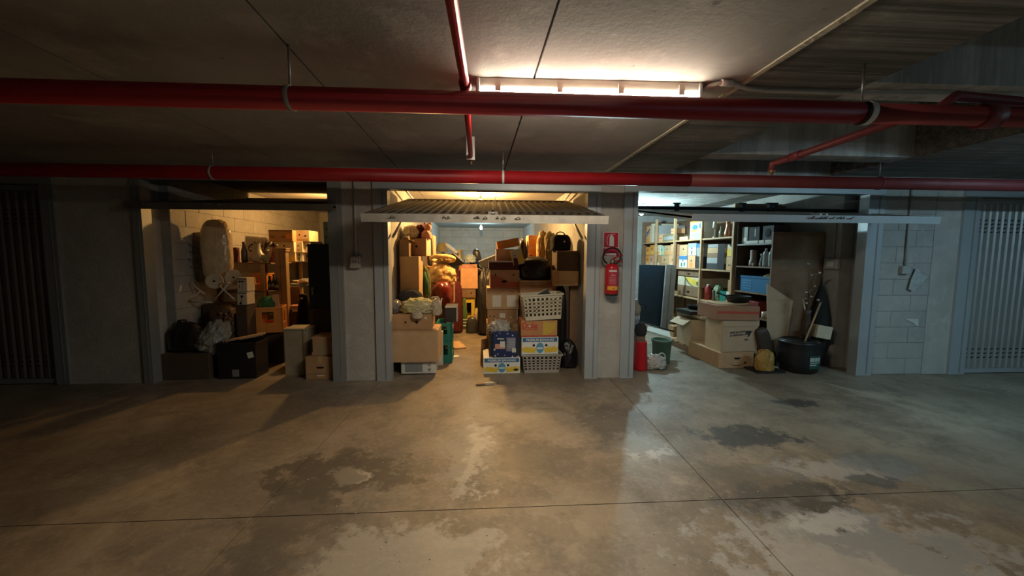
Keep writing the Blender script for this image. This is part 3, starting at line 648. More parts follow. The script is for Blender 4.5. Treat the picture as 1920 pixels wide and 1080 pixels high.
def crate(label, px, Y, d, m, z0=None, rz=None, roll=0, name='plastic_crate', slots=3, window=True, group=None):
    """bottle or fruit crate: thick walls with a hand window and slots"""
    x0, x1, za, zb = span(px, Y); z0 = za if z0 is None else z0; w = x1-x0; h = zb-z0
    o = thing(name, label, 'crate', ((x0+x1)/2, Y+d/2, z0), group=group, rot=(0, math.radians(roll), math.radians(SKW if rz is None else rz)))
    t = 0.015
    def wall(M_, L_):
        b = MB(); a, c = (0.30, 0.70)
        b.box(-L_/2, L_/2, 0, t, 0, h*0.38, M=M_).box(-L_/2, L_/2, 0, t, h*0.82, h, M=M_)
        b.box(-L_/2, -L_/2+L_*a, 0, t, h*0.38, h*0.82, M=M_).box(L_/2-L_*a, L_/2, 0, t, h*0.38, h*0.82, M=M_)
        b.box(-L_/2, L_/2, -0.006, 0, h*0.94, h, M=M_).box(-L_/2, L_/2, -0.006, 0, 0, h*0.06, M=M_)
        for k in range(slots+2):
            x = -L_/2+L_*k/(slots+1); b.box(max(-L_/2, x-0.008), min(L_/2, x+0.008), -0.005, 0, h*0.06, h*0.34, M=M_)
        b.build('side_wall', m, o)
    wall(T(0, -d/2, 0), w); wall(T(0, d/2, 0) @ R3(0, 0, 180), w); wall(T(-w/2, 0, 0) @ R3(0, 0, -90), d); wall(T(w/2, 0, 0) @ R3(0, 0, 90), d)
    MB().box(-w/2, w/2, -d/2, d/2, 0, 0.01).build('bottom', m, o)
    return o, w, h, z0+h
def banana_print(B, word='PREMIUM BANANAS'):
    wt = mat('white print', (0.78,0.77,0.72), 0.7, var=0.05); bl = mat('blue print', (0.02,0.16,0.36), 0.6, var=0.1); ye = mat('yellow print', (0.86,0.60,0.05), 0.6, var=0.2, scale=30)
    lb = mat('light blue print', (0.10,0.34,0.52), 0.6, var=0.1)
    B.panel(0.0, 1, 0, 1, wt); B.panel(0.03, 0.97, 0.72, 0.96, bl, off=0.002)
    B.text(word, 0.5, 0.84, 0.76, wt, 0.15, bold=True, off=0.003)
    B.disc(0.5, 0.37, 0.105*B.w, lb, off=0.0022, ry=0.31*B.h); B.panel(0.415, 0.585, 0.30, 0.40, wt, off=0.003)
    for sg in (-1, 1):
        for k in range(5):
            c = 0.5+sg*(0.17+0.065*k); a = []
            for i in range(7): th = math.pi*(1.0+i/6.0); a.append((c+0.065*math.cos(th)*1.0, 0.34+0.05*k*0.3+0.28*math.sin(th)))
            for i in range(6, -1, -1): th = math.pi*(1.0+i/6.0); a.append((c+0.036*math.cos(th)+0.012*sg, 0.42+0.05*k*0.3+0.13*math.sin(th)))
            B.poly(a, ye, off=0.0022+0.0002*k)
        B.disc(0.5+sg*0.17, 0.52, 0.016, BLACK, 'hand_hole', off=0.0035)
def sideY(px, py, off):   # distance Y at which a photo column meets a plane running along the side walls
    d = ray(px, py); t = (VX+off-4.6*SKEW)/(d.x-SKEW*d.y); return CAM+d*t
# ================================================================ middle garage
random.seed(21)
# ---- left front stack
B = Bx('white microwave oven with grey door glass at the foot of the left cardboard stack', (751,816,677,706), 0.20, 0.36, 'white', 'microwave_oven', 'microwave', z0=0.012, m=mat('white enamel', (0.72,0.70,0.64), 0.35, var=0.08), seam=False)
B.panel(0.02, 0.66, 0.06, 0.94, mat('oven door', (0.66,0.64,0.58), 0.35, var=0.08), 'door', 0.010); B.panel(0.12, 0.62, 0.18, 0.84, mat('oven glass', (0.27,0.28,0.28), 0.2, var=0.15), 'door_glass', 0.013)
_dg = [c for c in B.o.children if c.name.startswith('door_glass')][0]; _dg.parent = [c for c in B.o.children if c.name == 'door' or c.name.startswith('door.')][0]
B.panel(0.69, 0.97, 0.06, 0.94, mat('oven panel', (0.70,0.68,0.62), 0.4, var=0.08), 'control_panel', 0.004)
for v in (0.75, 0.38): MB().lathe([(0.018, 0), (0.016, 0.014), (0.0, 0.015)], 14, M=T(B.w*0.33, -B.d/2-0.004, v*B.h) @ R3(90)).build('knob', GREYP, B.o)
for sx_ in (-1, 1):
    for sy_ in (-1, 1): MB().lathe([(0.014, -0.012), (0.014, 0.001)], 10, c=(sx_*B.w*0.42, sy_*B.d*0.4, 0)).build('foot', BLACK, B.o)
B1 = Bx('large plain cardboard box on top of the microwave', (731,820,620,678), 0.14, 0.46, 'tan', z0=B.top+0.001, tape=False, roll=0)
B1.panel(0.0, 1, 0.975, 1.0, cm('kraft'), 'edge', 0.003)
B2 = Bx('brown cardboard box with two hand holes above the plain one in the left stack', (734,808,590,622), 0.18, 0.40, 'kraft', z0=B1.top+0.002, holes=((0.34,0.5,0.013),(0.62,0.5,0.019)))
B2.disc(0.85, 0.78, 0.013, PAPER, 'sticker')
soft('heap of crumpled beige and green clothes on the left cardboard stack', (742,816,561,596), 0.16, 0.42, mat('mixed pale cloth', (0.62,0.53,0.37), 0.95, var=0, col2=(0.42,0.40,0.13), scale=7, bump=0.5, bscale=30), 'clothes_pile', 'clothes', 3, 0.22, 3.2, 0.16, 8, z0=B2.top+0.003, sub=5)
soft('grey shiny plastic sack squeezed beside the left jamb', (727,748,563,596), 0.22, 0.30, mat('grey sheet plastic', (0.16,0.155,0.16), 0.3, var=0.2, bump=0.4, bscale=14), 'plastic_sack', 'bag', 5, 0.2, 2.6, 0.1, 6, z0=B2.top+0.003)
o = soft('pale tied cloth sack at the right end of the left stack', (806,827,560,600), 0.24, 0.22, fm('beige'), 'cloth_sack', 'bag', 8, 0.14, 2.0, 0.12, 7, z0=B2.top-0.03); knot(o, 0.14, 0.22, fm('beige'), 3)
MB().tube([(0,0,0), (0.05, -0.02, 0.10), (0.07, -0.02, 0.22)], 0.006, 6).build('pale_strip', PAPER, o)
G1, w_, h_, zt = crate('lower green plastic crate on the floor beside the left stack', (822,846,640,680), 0.72, 0.40, pm('teal'), z0=0.0)
G2, w_, h_, zt2 = crate('upper green plastic crate stacked beside the left cardboard boxes', (817,846,606,640), 0.74, 0.38, pm('teal'), z0=zt+0.001)
soft('crumpled clear wrap bulging from the upper green crate', (833,850,604,630), 0.80, 0.22, mat('clear wrap', (0.55,0.53,0.48), 0.2, var=0.3, bump=0.6, bscale=20), 'plastic_wrap', 'plastic', 4, 0.2, 3, 0.12, z0=zt2-0.10)
B = Bx('tall narrow printed carton standing by the green crates', (819,830,622,683), 0.60, 0.10, 'cream', 'carton', z0=0.0, seam=False)
B.panel(0.15, 0.85, 0.55, 0.75, cm('palegreen')); B.disc(0.5, 0.84, 0.016, INK); B.panel(0.2, 0.8, 0.1, 0.4, PAPER)
B = Bx('dark box with a white rim balanced on the green crates', (834,857,574,606), 0.86, 0.30, 'charcoal', 'storage_box', z0=zt2+0.001, seam=False); B.panel(0, 1, 0.9, 1.0, PAPER, 'rim', 0.004); B.panel(0.92, 1.0, 0, 0.9, PAPER, 'corner', 0.003)
Bx('flat torn cardboard sheets lying on the floor beyond the green crates', (843,866,628,640), 1.5, 0.5, 'tan', 'cardboard_sheet', 'cardboard', z0=0.0, rz=18, h=0.03, seam=False)
# ---- column along the left wall behind the front stack
C0 = Bx('brown box hidden low behind the left stack', (743,785,566,690), 0.61, 0.17, 'brown', z0=0.0)
soft('black felt hat lying behind the clothes pile', (744,790,544,566), 0.61, 0.18, fm('charcoal'), 'felt_hat', 'hat', 6, 0.08, 2, 0.03, z0=C0.top+0.002)
C1 = Bx('tall kraft carton standing against the left wall of the middle garage', (749,784,481,548), 0.82, 0.42, 'tan', z0=0.80, tape=True)
C1b = Bx('wide base carton under the left wall column', (751,802,548,660), 0.80, 0.45, 'brown', z0=0.0, h=0.798)
C2 = Bx('brown open box with rags on the left wall column', (749,766,449,481), 0.84, 0.22, 'brown', z0=C1.top+0.002, open_top=True)
C3 = Bx('kraft box with one hand hole on the left wall column', (759,800,447,479), 1.13, 0.34, 'kraft', z0=C1.top+0.004, holes=((0.55,0.55,0.016),), rz=-2); C3.side(1, 0.05, 0.95, 0.0, 1.0, cm('pale'), 'side_print')
soft('bundle of beige cloth piled high under the raised door at left', (750,784,419,447), 1.1, 0.34, fm('beige'), 'cloth_bundle', 'clothes', 12, 0.2, 2.4, 0.16, 7, z0=C3.top+0.003, sub=5)
soft('dark maroon cloth wedged beside the beige bundle', (775,797,419,446), 1.2, 0.3, fm('maroon'), 'dark_cloth', 'clothes', 13, 0.2, 2.4, 0.12, z0=C3.top+0.003)
o = soft('pink stuffed toy sitting at the top of the left column', (787,808,430,446), 1.16, 0.2, fm('pinkish'), 'stuffed_toy', 'toy', 14, 0.16, 2.5, 0.06, z0=C3.top+0.003)
MB().lathe([(0.0,0.0),(0.045,0.02),(0.06,0.06),(0.045,0.10),(0.0,0.115)], 14, c=(0.02, 0, 0.11)).build('head', fm('pinkish'), o); MB().lathe([(0.0,0.0),(0.02,0.01),(0.022,0.03),(0.0,0.045)], 10, c=(-0.02,0,0.20)).lathe([(0.0,0.0),(0.02,0.01),(0.022,0.03),(0.0,0.045)], 10, c=(0.06,0,0.20)).build('ears', fm('pinkish'), o)
D0 = Bx('box supporting the cloth heap in the left pile', (782,842,572,650), 1.55, 0.50, 'dark', z0=0.0)
D1 = Bx('orange kraft carton upright behind the left column', (797,813,441,486), 2.14, 0.35, 'peach', z0=1.30); 
D2 = Bx('mid brown box under the upright orange carton', (794,822,486,565), 2.12, 0.4, 'brown', z0=0.0, h=1.298)
soft('long dark cloth hanging over the upright orange carton', (800,811,440,495), 2.04, 0.07, fm('charcoal'), 'hanging_cloth', 'clothes', 15, 0.12, 2, 0.1, z0=1.32, rz=0)
o = soft('olive green jacket draped down the left pile', (778,806,494,566), 1.27, 0.22, fm('olive'), 'jacket', 'clothes', 16, 0.12, 2.2, 0.14, 6, z0=0.80, sub=5)
MB().tube([(-0.10,-0.09,0.10),(-0.11,-0.12,0.25),(-0.10,-0.10,0.40),(-0.07,-0.06,0.52)], 0.012, 6).build('pale_trim', fm('beige'), o)
MB().tube([(0.05,-0.12,0.12),(0.06,-0.13,0.30),(0.03,-0.10,0.45)], [0.03,0.035,0.02], 8).build('green_lining', fm('green'), o)
o = soft('red shiny bag sagging below the yellow sack', (806,847,529,565), 1.36, 0.34, mat('red shiny vinyl', (0.20,0.02,0.012), 0.25, var=0.3, bump=0.2, bscale=10), 'red_bag', 'bag', 17, 0.14, 2, 0.08, z0=D0.top+0.004)
D3 = Bx('flattened carton beneath the yellow sack', (806,850,532,574), 1.72, 0.36, 'kraft', z0=D0.top+0.004)
o = soft('open yellowish sack full of clothes in the middle of the left pile', (801,854,492,548), 1.66, 0.42, fm('yellow') if False else mat('yellow cloth', (0.66,0.46,0.20), 0.9, var=0.3, scale=8, bump=0.35, bscale=25), 'cloth_sack', 'bag', 18, 0.16, 2.0, 0.06, 4, z0=D3.top+0.004, sub=5)
MB().torus(0.17, 0.022, 28, 8, M=T(0, -0.02, 0.40) @ R3(-18) @ Matrix.Diagonal((1.15, 0.9, 1.6, 1))).build('rolled_rim', MATS['yellow cloth'], o)
MB().lathe([(0.0,0.0),(0.05,0.01),(0.06,0.04),(0.03,0.07),(0.0,0.075)], 12, c=(-0.09,-0.08,0.40)).build('red_cloth', fm('red'), o)
# ---- mid aisle
o = soft('dark maroon coat hanging in a column beside the aisle', (844,867,526,618), 2.75, 0.26, fm('maroon'), 'long_coat', 'clothes', 19, 0.1, 1.6, 0.10, 5, z0=0.0, sq=3.2)
MB().tube([(0,0,0.98),(0.0,0,1.06),(0.03,0,1.08)], 0.006, 6).build('hanger_hook', ROD, o)
Y0, w_, h_, yt = crate('tall yellow plastic crate deep in the aisle', (867,890,558,606), 3.55, 0.4, pm('yellow'), z0=0.0)
E1 = Bx('shallow brown carton on the yellow crate', (862,891,541,557), 3.5, 0.42, 'brown', z0=yt+0.002, holes=((0.72,0.5,0.016),))
E2 = Bx('open orange carton overflowing with pink clothes', (863,895,503,541), 3.48, 0.40, 'orange', z0=E1.top+0.002, open_top=True, m=cm('peach'))
soft('pink and red clothes heaped in the orange carton', (858,892,495,515), 3.5, 0.34, fm('pinkish'), 'clothes_heap', 'clothes', 20, 0.2, 3, 0.18, 8, z0=E2.top-0.07)
o, r, h = lathed('green ribbed bottle standing by the yellow crate', (864,877,560,608), 3.25, [(0.0,0),(0.85,0.0),(0.9,0.08),(0.85,0.12),(0.92,0.16),(0.85,0.22),(0.92,0.27),(0.85,0.33),(0.92,0.4),(0.8,0.55),(0.45,0.75),(0.35,0.95),(0.35,1.0),(0,1.0)], mat('green glass', (0.10,0.20,0.06), 0.2, var=0.2), 'tall_bottle', 'bottle', z0=0.0)
for k in range(3): MB().lathe([(r*0.93, h*(0.08+0.1*k)), (r*0.93, h*(0.12+0.1*k))], 18).build('pale_band', PAPER, o)
o = soft('pale artificial flowers heaped on the floor at the end of the aisle', (886,907,578,606), 3.0, 0.25, mat('pale petals', (0.68,0.60,0.36), 0.8, var=0, col2=(0.40,0.28,0.08), scale=12, bump=0.4), 'artificial_flowers', 'flowers', 22, 0.3, 4, 0.2, 9, z0=0.0)
for k in range(7):
    a = k*0.9; MB().lathe([(0.0,0.012),(0.02,0.0),(0.035,0.012),(0.03,0.018),(0.0,0.006)], 8, M=T(0.07*math.cos(a), -0.09, 0.10+0.06*math.sin(a)) @ R3(80, 0, a*40)).build('petals', PAPER, o)
o = soft('dark shoe lying on the aisle floor', (873,896,594,608), 2.75, 0.14, pm('charcoal', 0.35), 'shoe', 'shoe', 23, 0.06, 1.6, 0.02, z0=0.0, sq=2.2); MB().torus(0.045, 0.008, 16, 6, M=T(0.04,0,0.10) @ Matrix.Diagonal((1.3, 0.9, 1, 1))).build('collar', fm('charcoal'), o)
Bx('small brown slipper box beside the flowers', (897,910,600,607), 2.9, 0.12, 'maroon', 'small_box', z0=0.0, seam=False)
B = Bx('thin white scrap on the aisle floor', (845,860,648,652), 1.0, 0.10, 'white', 'paper_scrap', 'paper', z0=0.0, h=0.012, rz=25, m=PAPER, seam=False)
# ---- back heap
M0 = soft('mound of dark clothes filling the far end of the middle garage', (800,938,490,600), 4.05, 1.3, fm('charcoal'), 'clothes_mound', 'clothes', 24, 0.10, 2.0, 0.06, 6, z0=0.0, sq=5, flat=0.8, sub=5)
ZM = P(870, 490, 4.05).z
B = Bx('brown suitcase lying on the far heap', (813,844,474,490), 3.9, 0.5, 'brown', 'suitcase', 'suitcase', z0=ZM-0.01, roll=6, seam=False); B.panel(0.4, 0.6, 0.9, 1.06, BLACK, 'handle', 0.02); B.panel(0, 1, 0.6, 0.66, cm('dark'), 'seam', 0.003)
lathed('grey lampshade standing on the brown suitcase', (815,838,455,473), 4.0, [(0.0,0),(1.0,0),(0.98,0.06),(0.62,0.98),(0.55,1.0),(0,1.0)], fm('khaki'), 'lampshade', 'lampshade', z0=B.top+0.03)
o = thing('white_board', 'white board tilted down to the right on the far heap', 'board', P(848, 466, 4.5), rot=(0, math.radians(38), 0)); MB().box(-0.17, 0.17, -0.30, 0.30, -0.02, 0.02, bev=0.004).build('panel', mat('white laminate', (0.74,0.75,0.72), 0.4, var=0.05), o); MB().box(-0.175, 0.175, -0.305, -0.30, -0.022, 0.022).build('edge', PAPER, o)
o, r, h = lathed('pale tin can standing on the far heap', (852,869,467,481), 4.6, [(0.0,0),(1,0),(1,0.03),(0.97,0.06),(0.97,0.94),(1,0.97),(1,1),(0.9,1),(0.9,0.95),(0,0.95)], mat('pale tin', (0.50,0.46,0.32), 0.4, 0.4, var=0.15), 'tin_can', 'can', z0=ZM-0.02)
o = thing('black_board', 'black board leaning diagonally across the far heap', 'board', P(858, 494, 4.28), rot=(math.radians(20), math.radians(42), 0)); MB().box(-0.24, 0.24, -0.02, 0.02, -0.12, 0.12).build('panel', cm('black'), o); MB().box(-0.24, 0.24, -0.022, 0.022, 0.12, 0.135).build('pale_edge', PAPER, o)
o = soft('pale blue plastic bag on top of the far heap', (868,893,476,494), 3.9, 0.3, mat('pale blue bag', (0.50,0.62,0.68), 0.35, var=0.2, bump=0.4), 'plastic_bag', 'bag', 26, 0.24, 3, 0.16, 8, z0=ZM-0.03); knot(o, 0.2, 0.13, MATS['pale blue bag'], 5)
soft('dark bundle in front of the pale blue bag', (880,905,485,502), 3.98, 0.24, fm('navy'), 'dark_bundle', 'clothes', 27, 0.2, 3, 0.12, z0=ZM-0.09)
o = soft('black boot standing upright on the far heap', (889,904,466,494), 4.2, 0.16, pm('charcoal', 0.3), 'boot', 'shoe', 28, 0.08, 1.6, 0.03, z0=ZM-0.02, roll=-12, sq=2.6); MB().lathe([(0.05,0.0),(0.055,0.02)], 12, c=(0,0,0.20)).build('cuff', fm('grey'), o)
o = soft('small green and white bag right of the dark bundle', (897,916,493,512), 3.95, 0.22, mat('greenish bag', (0.30,0.50,0.46), 0.4, var=0, col2=(0.06,0.14,0.11), scale=10, bump=0.3), 'shopping_bag', 'bag', 29, 0.2, 3, 0.14, z0=ZM-0.14); knot(o, 0.15, 0.12, MATS['greenish bag'], 6)
o = thing('dark_board', 'dark flat panel slanting up behind the right stacks', 'board', P(918, 489, 3.6), rot=(math.radians(10), math.radians(-22), 0)); MB().box(-0.22, 0.22, -0.02, 0.02, -0.10, 0.07).build('panel', cm('charcoal'), o); MB().box(-0.22, 0.22, -0.022, 0.022, 0.07, 0.08).build('pale_edge', PAPER, o)
soft('black tarpaulin draped beside the box stack in the aisle', (894,930,498,596), 2.5, 0.5, mat('black tarpaulin', (0.02,0.019,0.02), 0.45, var=0.3, bump=0.4, bscale=12), 'tarpaulin', 'tarpaulin', 30, 0.12, 2, 0.12, 5, z0=0.0, sub=5, sq=3)
# ---- right front: two stacks
A0 = Bx('blue and white banana box standing on the floor at the aisle corner', (905,974,671,703), 0.22, 0.50, 'white', 'banana_box', z0=0.0, seam=False); banana_print(A0)
A0.poly([(0.80,0.22),(0.86,0.30),(0.94,0.28),(0.96,0.20),(0.88,0.14)], BLACK, 'torn_hole', 0.004)
A1 = Bx('black lidless storage bin on the lower banana box', (916,975,624,670), 0.30, 0.36, 'charcoal', 'storage_bin', 'bin', z0=A0.top+0.002, open_top=True, flaps=False, m=pm('charcoal')); A1.panel(-0.02, 1.02, 0.93, 1.0, pm('charcoal'), 'rim', 0.012)
NB = mat('navy print', (0.012,0.028,0.11), 0.5, var=0.15)
A2 = Bx('navy blue gift bag with a photo and white dots leaning on the black bin', (923,969,622,671), 0.235, 0.035, 'navy', 'gift_bag', 'bag', z0=A0.top+0.002, m=NB, pitch=0, seam=False, roll=1.5)
A2.panel(0.10, 0.52, 0.33, 0.52, cm('pinkish'), 'photo_print'); A2.panel(0.30, 0.50, 0.40, 0.63, PAPER, 'photo_print', 0.002); A2.panel(0.56, 0.93, 0.24, 0.78, mat('grey print', (0.24,0.24,0.30), 0.6, var=0.2), 'text_block')
for k in range(6): A2.panel(0.62, 0.92, 0.36+0.065*k, 0.385+0.065*k, mat('pale grey print', (0.46,0.46,0.50), 0.6), 'text_line', 0.002)
A2.panel(0.80, 0.96, 0.20, 0.36, PAPER, 'sticker', 0.003); A2.panel(0.18, 0.46, 0.70, 0.74, PAPER, 'title_line')
for u, v, r in ((0.28,0.94,0.006),(0.60,0.92,0.009),(0.80,0.86,0.009),(0.15,0.84,0.006),(0.08,0.30,0.012),(0.22,0.13,0.007),(0.12,0.06,0.010),(0.82,0.04,0.009),(0.5,0.08,0.006)): A2.disc(u, v, r, PAPER, 'dot')
soft('crumpled newspaper bulging out of the black bin', (912,962,602,628), 0.26, 0.34, mat('newsprint', (0.58,0.55,0.48), 0.9, var=0, col2=(0.22,0.20,0.17), scale=22, bump=0.5, bscale=30), 'newspaper_heap', 'paper', 31, 0.24, 4, 0.2, 10, z0=A1.top-0.05, sub=5)
soft('brown leather offcut beside the newspapers', (955,976,606,628), 0.34, 0.24, fm('brown'), 'leather_scrap', 'leather', 32, 0.2, 3, 0.1, z0=A1.top-0.03)
S0 = Bx('base carton behind the black bin', (912,972,606,700), 0.78, 0.42, 'kraft', z0=0.0)
S1 = Bx('worn carton with a white label and small holes in the aisle stack', (914,968,580,606), 0.78, 0.40, 'kraft', z0=S0.top+0.002, holes=((0.08,0.5,0.008),(0.2,0.5,0.009))); S1.panel(0.40, 0.60, 0.38, 0.72, PAPER, 'label', rot=4); S1.disc(0.8, 0.42, 0.011, PAPER, 'sticker')
S2 = Bx('cardboard box with two square white labels in the aisle stack', (912,972,540,580), 0.76, 0.42, 'tan', z0=S1.top+0.002); S2.panel(0.17, 0.44, 0.12, 0.66, PAPER, 'label'); S2.panel(0.62, 0.90, 0.12, 0.66, PAPER, 'label'); S2.panel(0.7, 0.85, 0.78, 0.88, cm('kraft'), 'stamp')
S3 = Bx('red and kraft printed fruit box in the aisle stack', (918,973,506,540), 0.74, 0.42, 'tan', z0=S2.top+0.002, holes=((0.18,0.72,0.012),(0.8,0.72,0.012)))
S3.poly([(0.03,0.02),(0.98,0.02),(0.98,0.30),(0.55,0.42),(0.3,0.62),(0.03,0.72)], mat('card brick red', (0.55,0.14,0.09), 0.8, var=0.2)); S3.disc(0.5, 0.70, 0.025, cm('pinkish'), off=0.003); S3.poly([(0.38,0.38),(0.48,0.44),(0.58,0.40),(0.54,0.30),(0.42,0.30)], BLACK, 'hand_hole', 0.004)
S4 = Bx('dark fruit tray with a pale rim on the aisle stack', (916,971,489,505), 0.74, 0.42, 'maroon', 'fruit_tray', 'tray', z0=S3.top+0.002, open_top=True, flaps=False); S4.panel(-0.03, 1.02, 0.84, 1.0, PAPER, 'rim', 0.006)
S5 = Bx('small open kraft box sitting in the dark tray', (930,964,467,492), 0.80, 0.26, 'peach', z0=S3.top+0.012, open_top=True, flaps=False); S5.side(-1, 0.0, 1.0, 0.0, 1.0, cm('pale'), 'pale_side')
S6 = Bx('bright orange box tilted on top of the aisle stack', (933,974,449,470), 0.86, 0.26, 'orange', z0=S5.top+0.02, roll=-11); S6.side(1, 0.0, 1.0, 0.0, 1.0, cm('brown'), 'dark_side')
S7 = Bx('small fruit-print carton hanging tilted at the right of the aisle stack', (963,984,467,487), 0.70, 0.16, 'cream', z0=S4.top-0.05, roll=-14, holes=((0.28,0.62,0.008),)); S7.poly([(0.5,0.05),(1,0.1),(1,0.75),(0.62,0.7)], cm('yellow')); S7.poly([(0.0,0.0),(0.42,0.0),(0.45,0.45),(0.12,0.5)], cm('maroon'))
# rightmost front stack
PLG = mat('worn grey plastic', (0.47,0.43,0.36), 0.5, var=0.18, scale=8)
K0, kw, kh, kz = basket('grey plastic laundry basket at the bottom right of the middle garage', (977,1054,665,703), 0.20, 0.36, PLG, 9, 5, z0=0.0)
B = Bx('rust red clothes folded inside the bottom basket', (988,1046,676,702), 0.235, 0.27, 'maroon', 'folded_clothes', 'clothes', z0=0.012, m=mat('dull red cloth', (0.22,0.12,0.10), 0.9, var=0.4, scale=20, bump=0.3), seam=False, bev=0.02)
K1 = Bx('blue and white banana box on the grey basket', (977,1046,632,664), 0.22, 0.34, 'white', 'banana_box', z0=kz+0.002, seam=False); banana_print(K1)
K2 = Bx('brown banana box lettered in red with a yellow banana', (976,1044,601,631), 0.22, 0.34, 'kraft', 'banana_box', z0=K1.top+0.002, m=mat('card rust', (0.52,0.24,0.10), 0.8, var=0.15, scale=9), seam=False)
K2.text('Dole', 0.24, 0.70, 0.42, mat('red lettering', (0.50,0.06,0.03), 0.7, var=0), 0.38, bold=True); K2.panel(0.03, 0.46, 0.43, 0.47, mat('red lettering', (0,0,0)), 'underline'); K2.disc(0.235, 0.66, 0.014, PAPER, 'sun_mark', 0.003)
K2.panel(0.0, 1, 0.0, 0.10, cm('red'), 'base_band'); K2.panel(0.60, 1.0, 0.10, 1.0, mat('card amber', (0.58,0.32,0.10), 0.8, var=0.15), 'picture_ground')
ban = mat('banana yellow print', (0.66,0.46,0.06), 0.7, var=0.25, scale=40)
for k, (r0, r1) in enumerate(((0.26, 0.36), (0.15, 0.245), (0.05, 0.135))):
    a = [(0.60+r1*math.cos(t), 0.88-2.1*r1*0+(r1*2.15)*math.sin(t)) for t in [(-1.55+1.5*i/8) for i in range(9)]] + [(0.60+r0*math.cos(t), 0.88+(r0*2.15)*math.sin(t)) for t in [(-0.10-1.40*i/8) for i in range(9)]]
    K2.poly(a, ban, 'banana_print', 0.0025)
K3, kw, kh, kz3 = basket('cream plastic laundry basket tipped on top of the right front stack', (979,1058,552,599), 0.18, 0.36, mat('cream plastic', (0.60,0.54,0.40), 0.45, var=0.12), 9, 5, z0=K2.top+0.012, roll=-3)
o = thing('black_folder', 'black folder sticking out of the cream basket', 'folder', P(1012, 557, 0.34), rot=(0, math.radians(-28), 0)); MB().box(-0.14, 0.14, -0.012, 0.012, -0.06, 0.05).build('cover', cm('charcoal'), o); MB().box(-0.135, 0.135, -0.008, 0.008, 0.05, 0.054).build('pages', PAPER, o)
soft('dark bundle filling the cream basket', (990,1048,560,592), 0.25, 0.24, fm('khaki'), 'cloth_filling', 'clothes', 34, 0.15, 3, 0.1, z0=K2.top+0.03)
# behind the right stacks
R0 = Bx('plain base carton behind the two baskets', (975,1036,556,690), 0.66, 0.42, 'brown', z0=0.0)
R1 = Bx('kraft carton holding up the big black bag', (974,1036,526,556), 0.66, 0.42, 'kraft', z0=R0.top+0.002, tape=True); R1.panel(0.0, 1.0, 0.93, 1.0, cm('pale'), 'torn_edge', 0.003)
BB = mat('black bin liner', (0.012,0.011,0.013), 0.38, var=0.3, bump=0.3, bscale=10)
soft('big black bag lying on the kraft carton', (972,1038,480,527), 0.68, 0.40, BB, 'bin_bag', 'bag', 35, 0.07, 1.6, 0.03, 4, z0=R1.top+0.002, sub=5)
R2 = Bx('pale carton jammed against the right wall', (1037,1084,508,536), 0.56, 0.36, 'pale', z0=None); R2.panel(0.0, 0.22, 0.0, 1.0, cm('tan'), 'fold'); R2.poly([(0.86,0.06),(0.88,0.3),(0.92,0.2),(0.96,0.3),(0.97,0.06)], PAPER, 'mark')
zr = R2.z0
R2b = Bx('brown upright plank under the pale carton by the right jamb', (1068,1084,537,690), 0.70, 0.10, 'brown', 'plank', 'plank', z0=0.0, h=zr-0.001, m=wm('brown'), seam=False)
R2c = soft('tall black sack standing behind the baskets', (1040,1078,540,680), 0.69, 0.22, BB, 'bin_bag', 'bag', 36, 0.08, 1.8, 0.05, 5, z0=0.0, dims=(P(1038,600,.72).x, P(1064,600,.72).x, 0, zr-0.003), sq=3.4)
R3b = Bx('dark brown box on the pale carton', (1043,1084,470,507), 0.58, 0.34, 'dark', z0=R2.top+0.002); R3b.panel(0.0, 0.02, 0, 1, cm('kraft'), 'edge'); R3b.panel(0, 1, 0.94, 1.0, cm('brown'), 'edge')
o = soft('black sports bag with a small white emblem at the top right', (1035,1073,439,470), 0.62, 0.30, fm('black'), 'sports_bag', 'bag', 37, 0.07, 1.6, 0.04, z0=R3b.top+0.002, sq=4)
MB().torus(0.07, 0.008, 18, 6, M=T(0, -0.02, 0.19) @ R3(80), a0=0, a1=math.pi).build('handle', fm('charcoal'), o); MB().lathe([(0.0,0),(0.013,0),(0.013,0.002),(0.0,0.002)], 12, M=T(0.03, -0.155, 0.12) @ R3(90)).build('emblem', PAPER, o)
R4 = Bx('support box below the hanging cloths at the right wall', (985,1046,496,640), 1.22, 0.45, 'brown', z0=0.0)
o = soft('khaki backpack leaning beside the black sports bag', (1020,1046,432,502), 1.16, 0.26, fm('khaki'), 'backpack', 'bag', 38, 0.12, 2, 0.10, z0=R4.top+0.002, sq=3)
MB().tube([(-0.06,-0.14,0.05),(-0.08,-0.17,0.2),(-0.05,-0.14,0.38)], 0.014, 6).build('strap', fm('brown'), o); MB().box(-0.07, 0.06, -0.155, -0.12, 0.08, 0.22, bev=0.01).build('pocket', fm('khaki'), o)
soft('spotted beige cloth hanging in front of the backpack', (1006,1030,431,497), 1.24, 0.16, mat('spotted cloth', (0.70,0.52,0.26), 0.9, var=0, col2=(0.34,0.20,0.07), scale=22, bump=0.4), 'spotted_cloth', 'clothes', 39, 0.12, 2.2, 0.14, 6, z0=R4.top+0.002, sub=5)
R5 = Bx('upright orange box between the black bag and the spotted cloth', (990,1007,441,482), 1.40, 0.3, 'orange', z0=R4.top+0.002, m=cm('peach'), holes=((0.3,0.3,0.012),)); R5.panel(0.25, 0.85, 0.12, 0.52, cm('orange')); R5.panel(0.25, 0.75, 0.62, 0.85, cm('orange'))
soft('rounded black bag behind the tilted orange box', (972,989,444,486), 1.40, 0.26, BB, 'bin_bag', 'bag', 41, 0.08, 1.8, 0.05, z0=R4.top+0.002)
soft('bulging black sack on the floor by the right jamb', (1050,1087,640,690), 0.36, 0.30, BB, 'bin_bag', 'bag', 42, 0.10, 1.8, 0.08, 5, z0=0.0, sub=5)
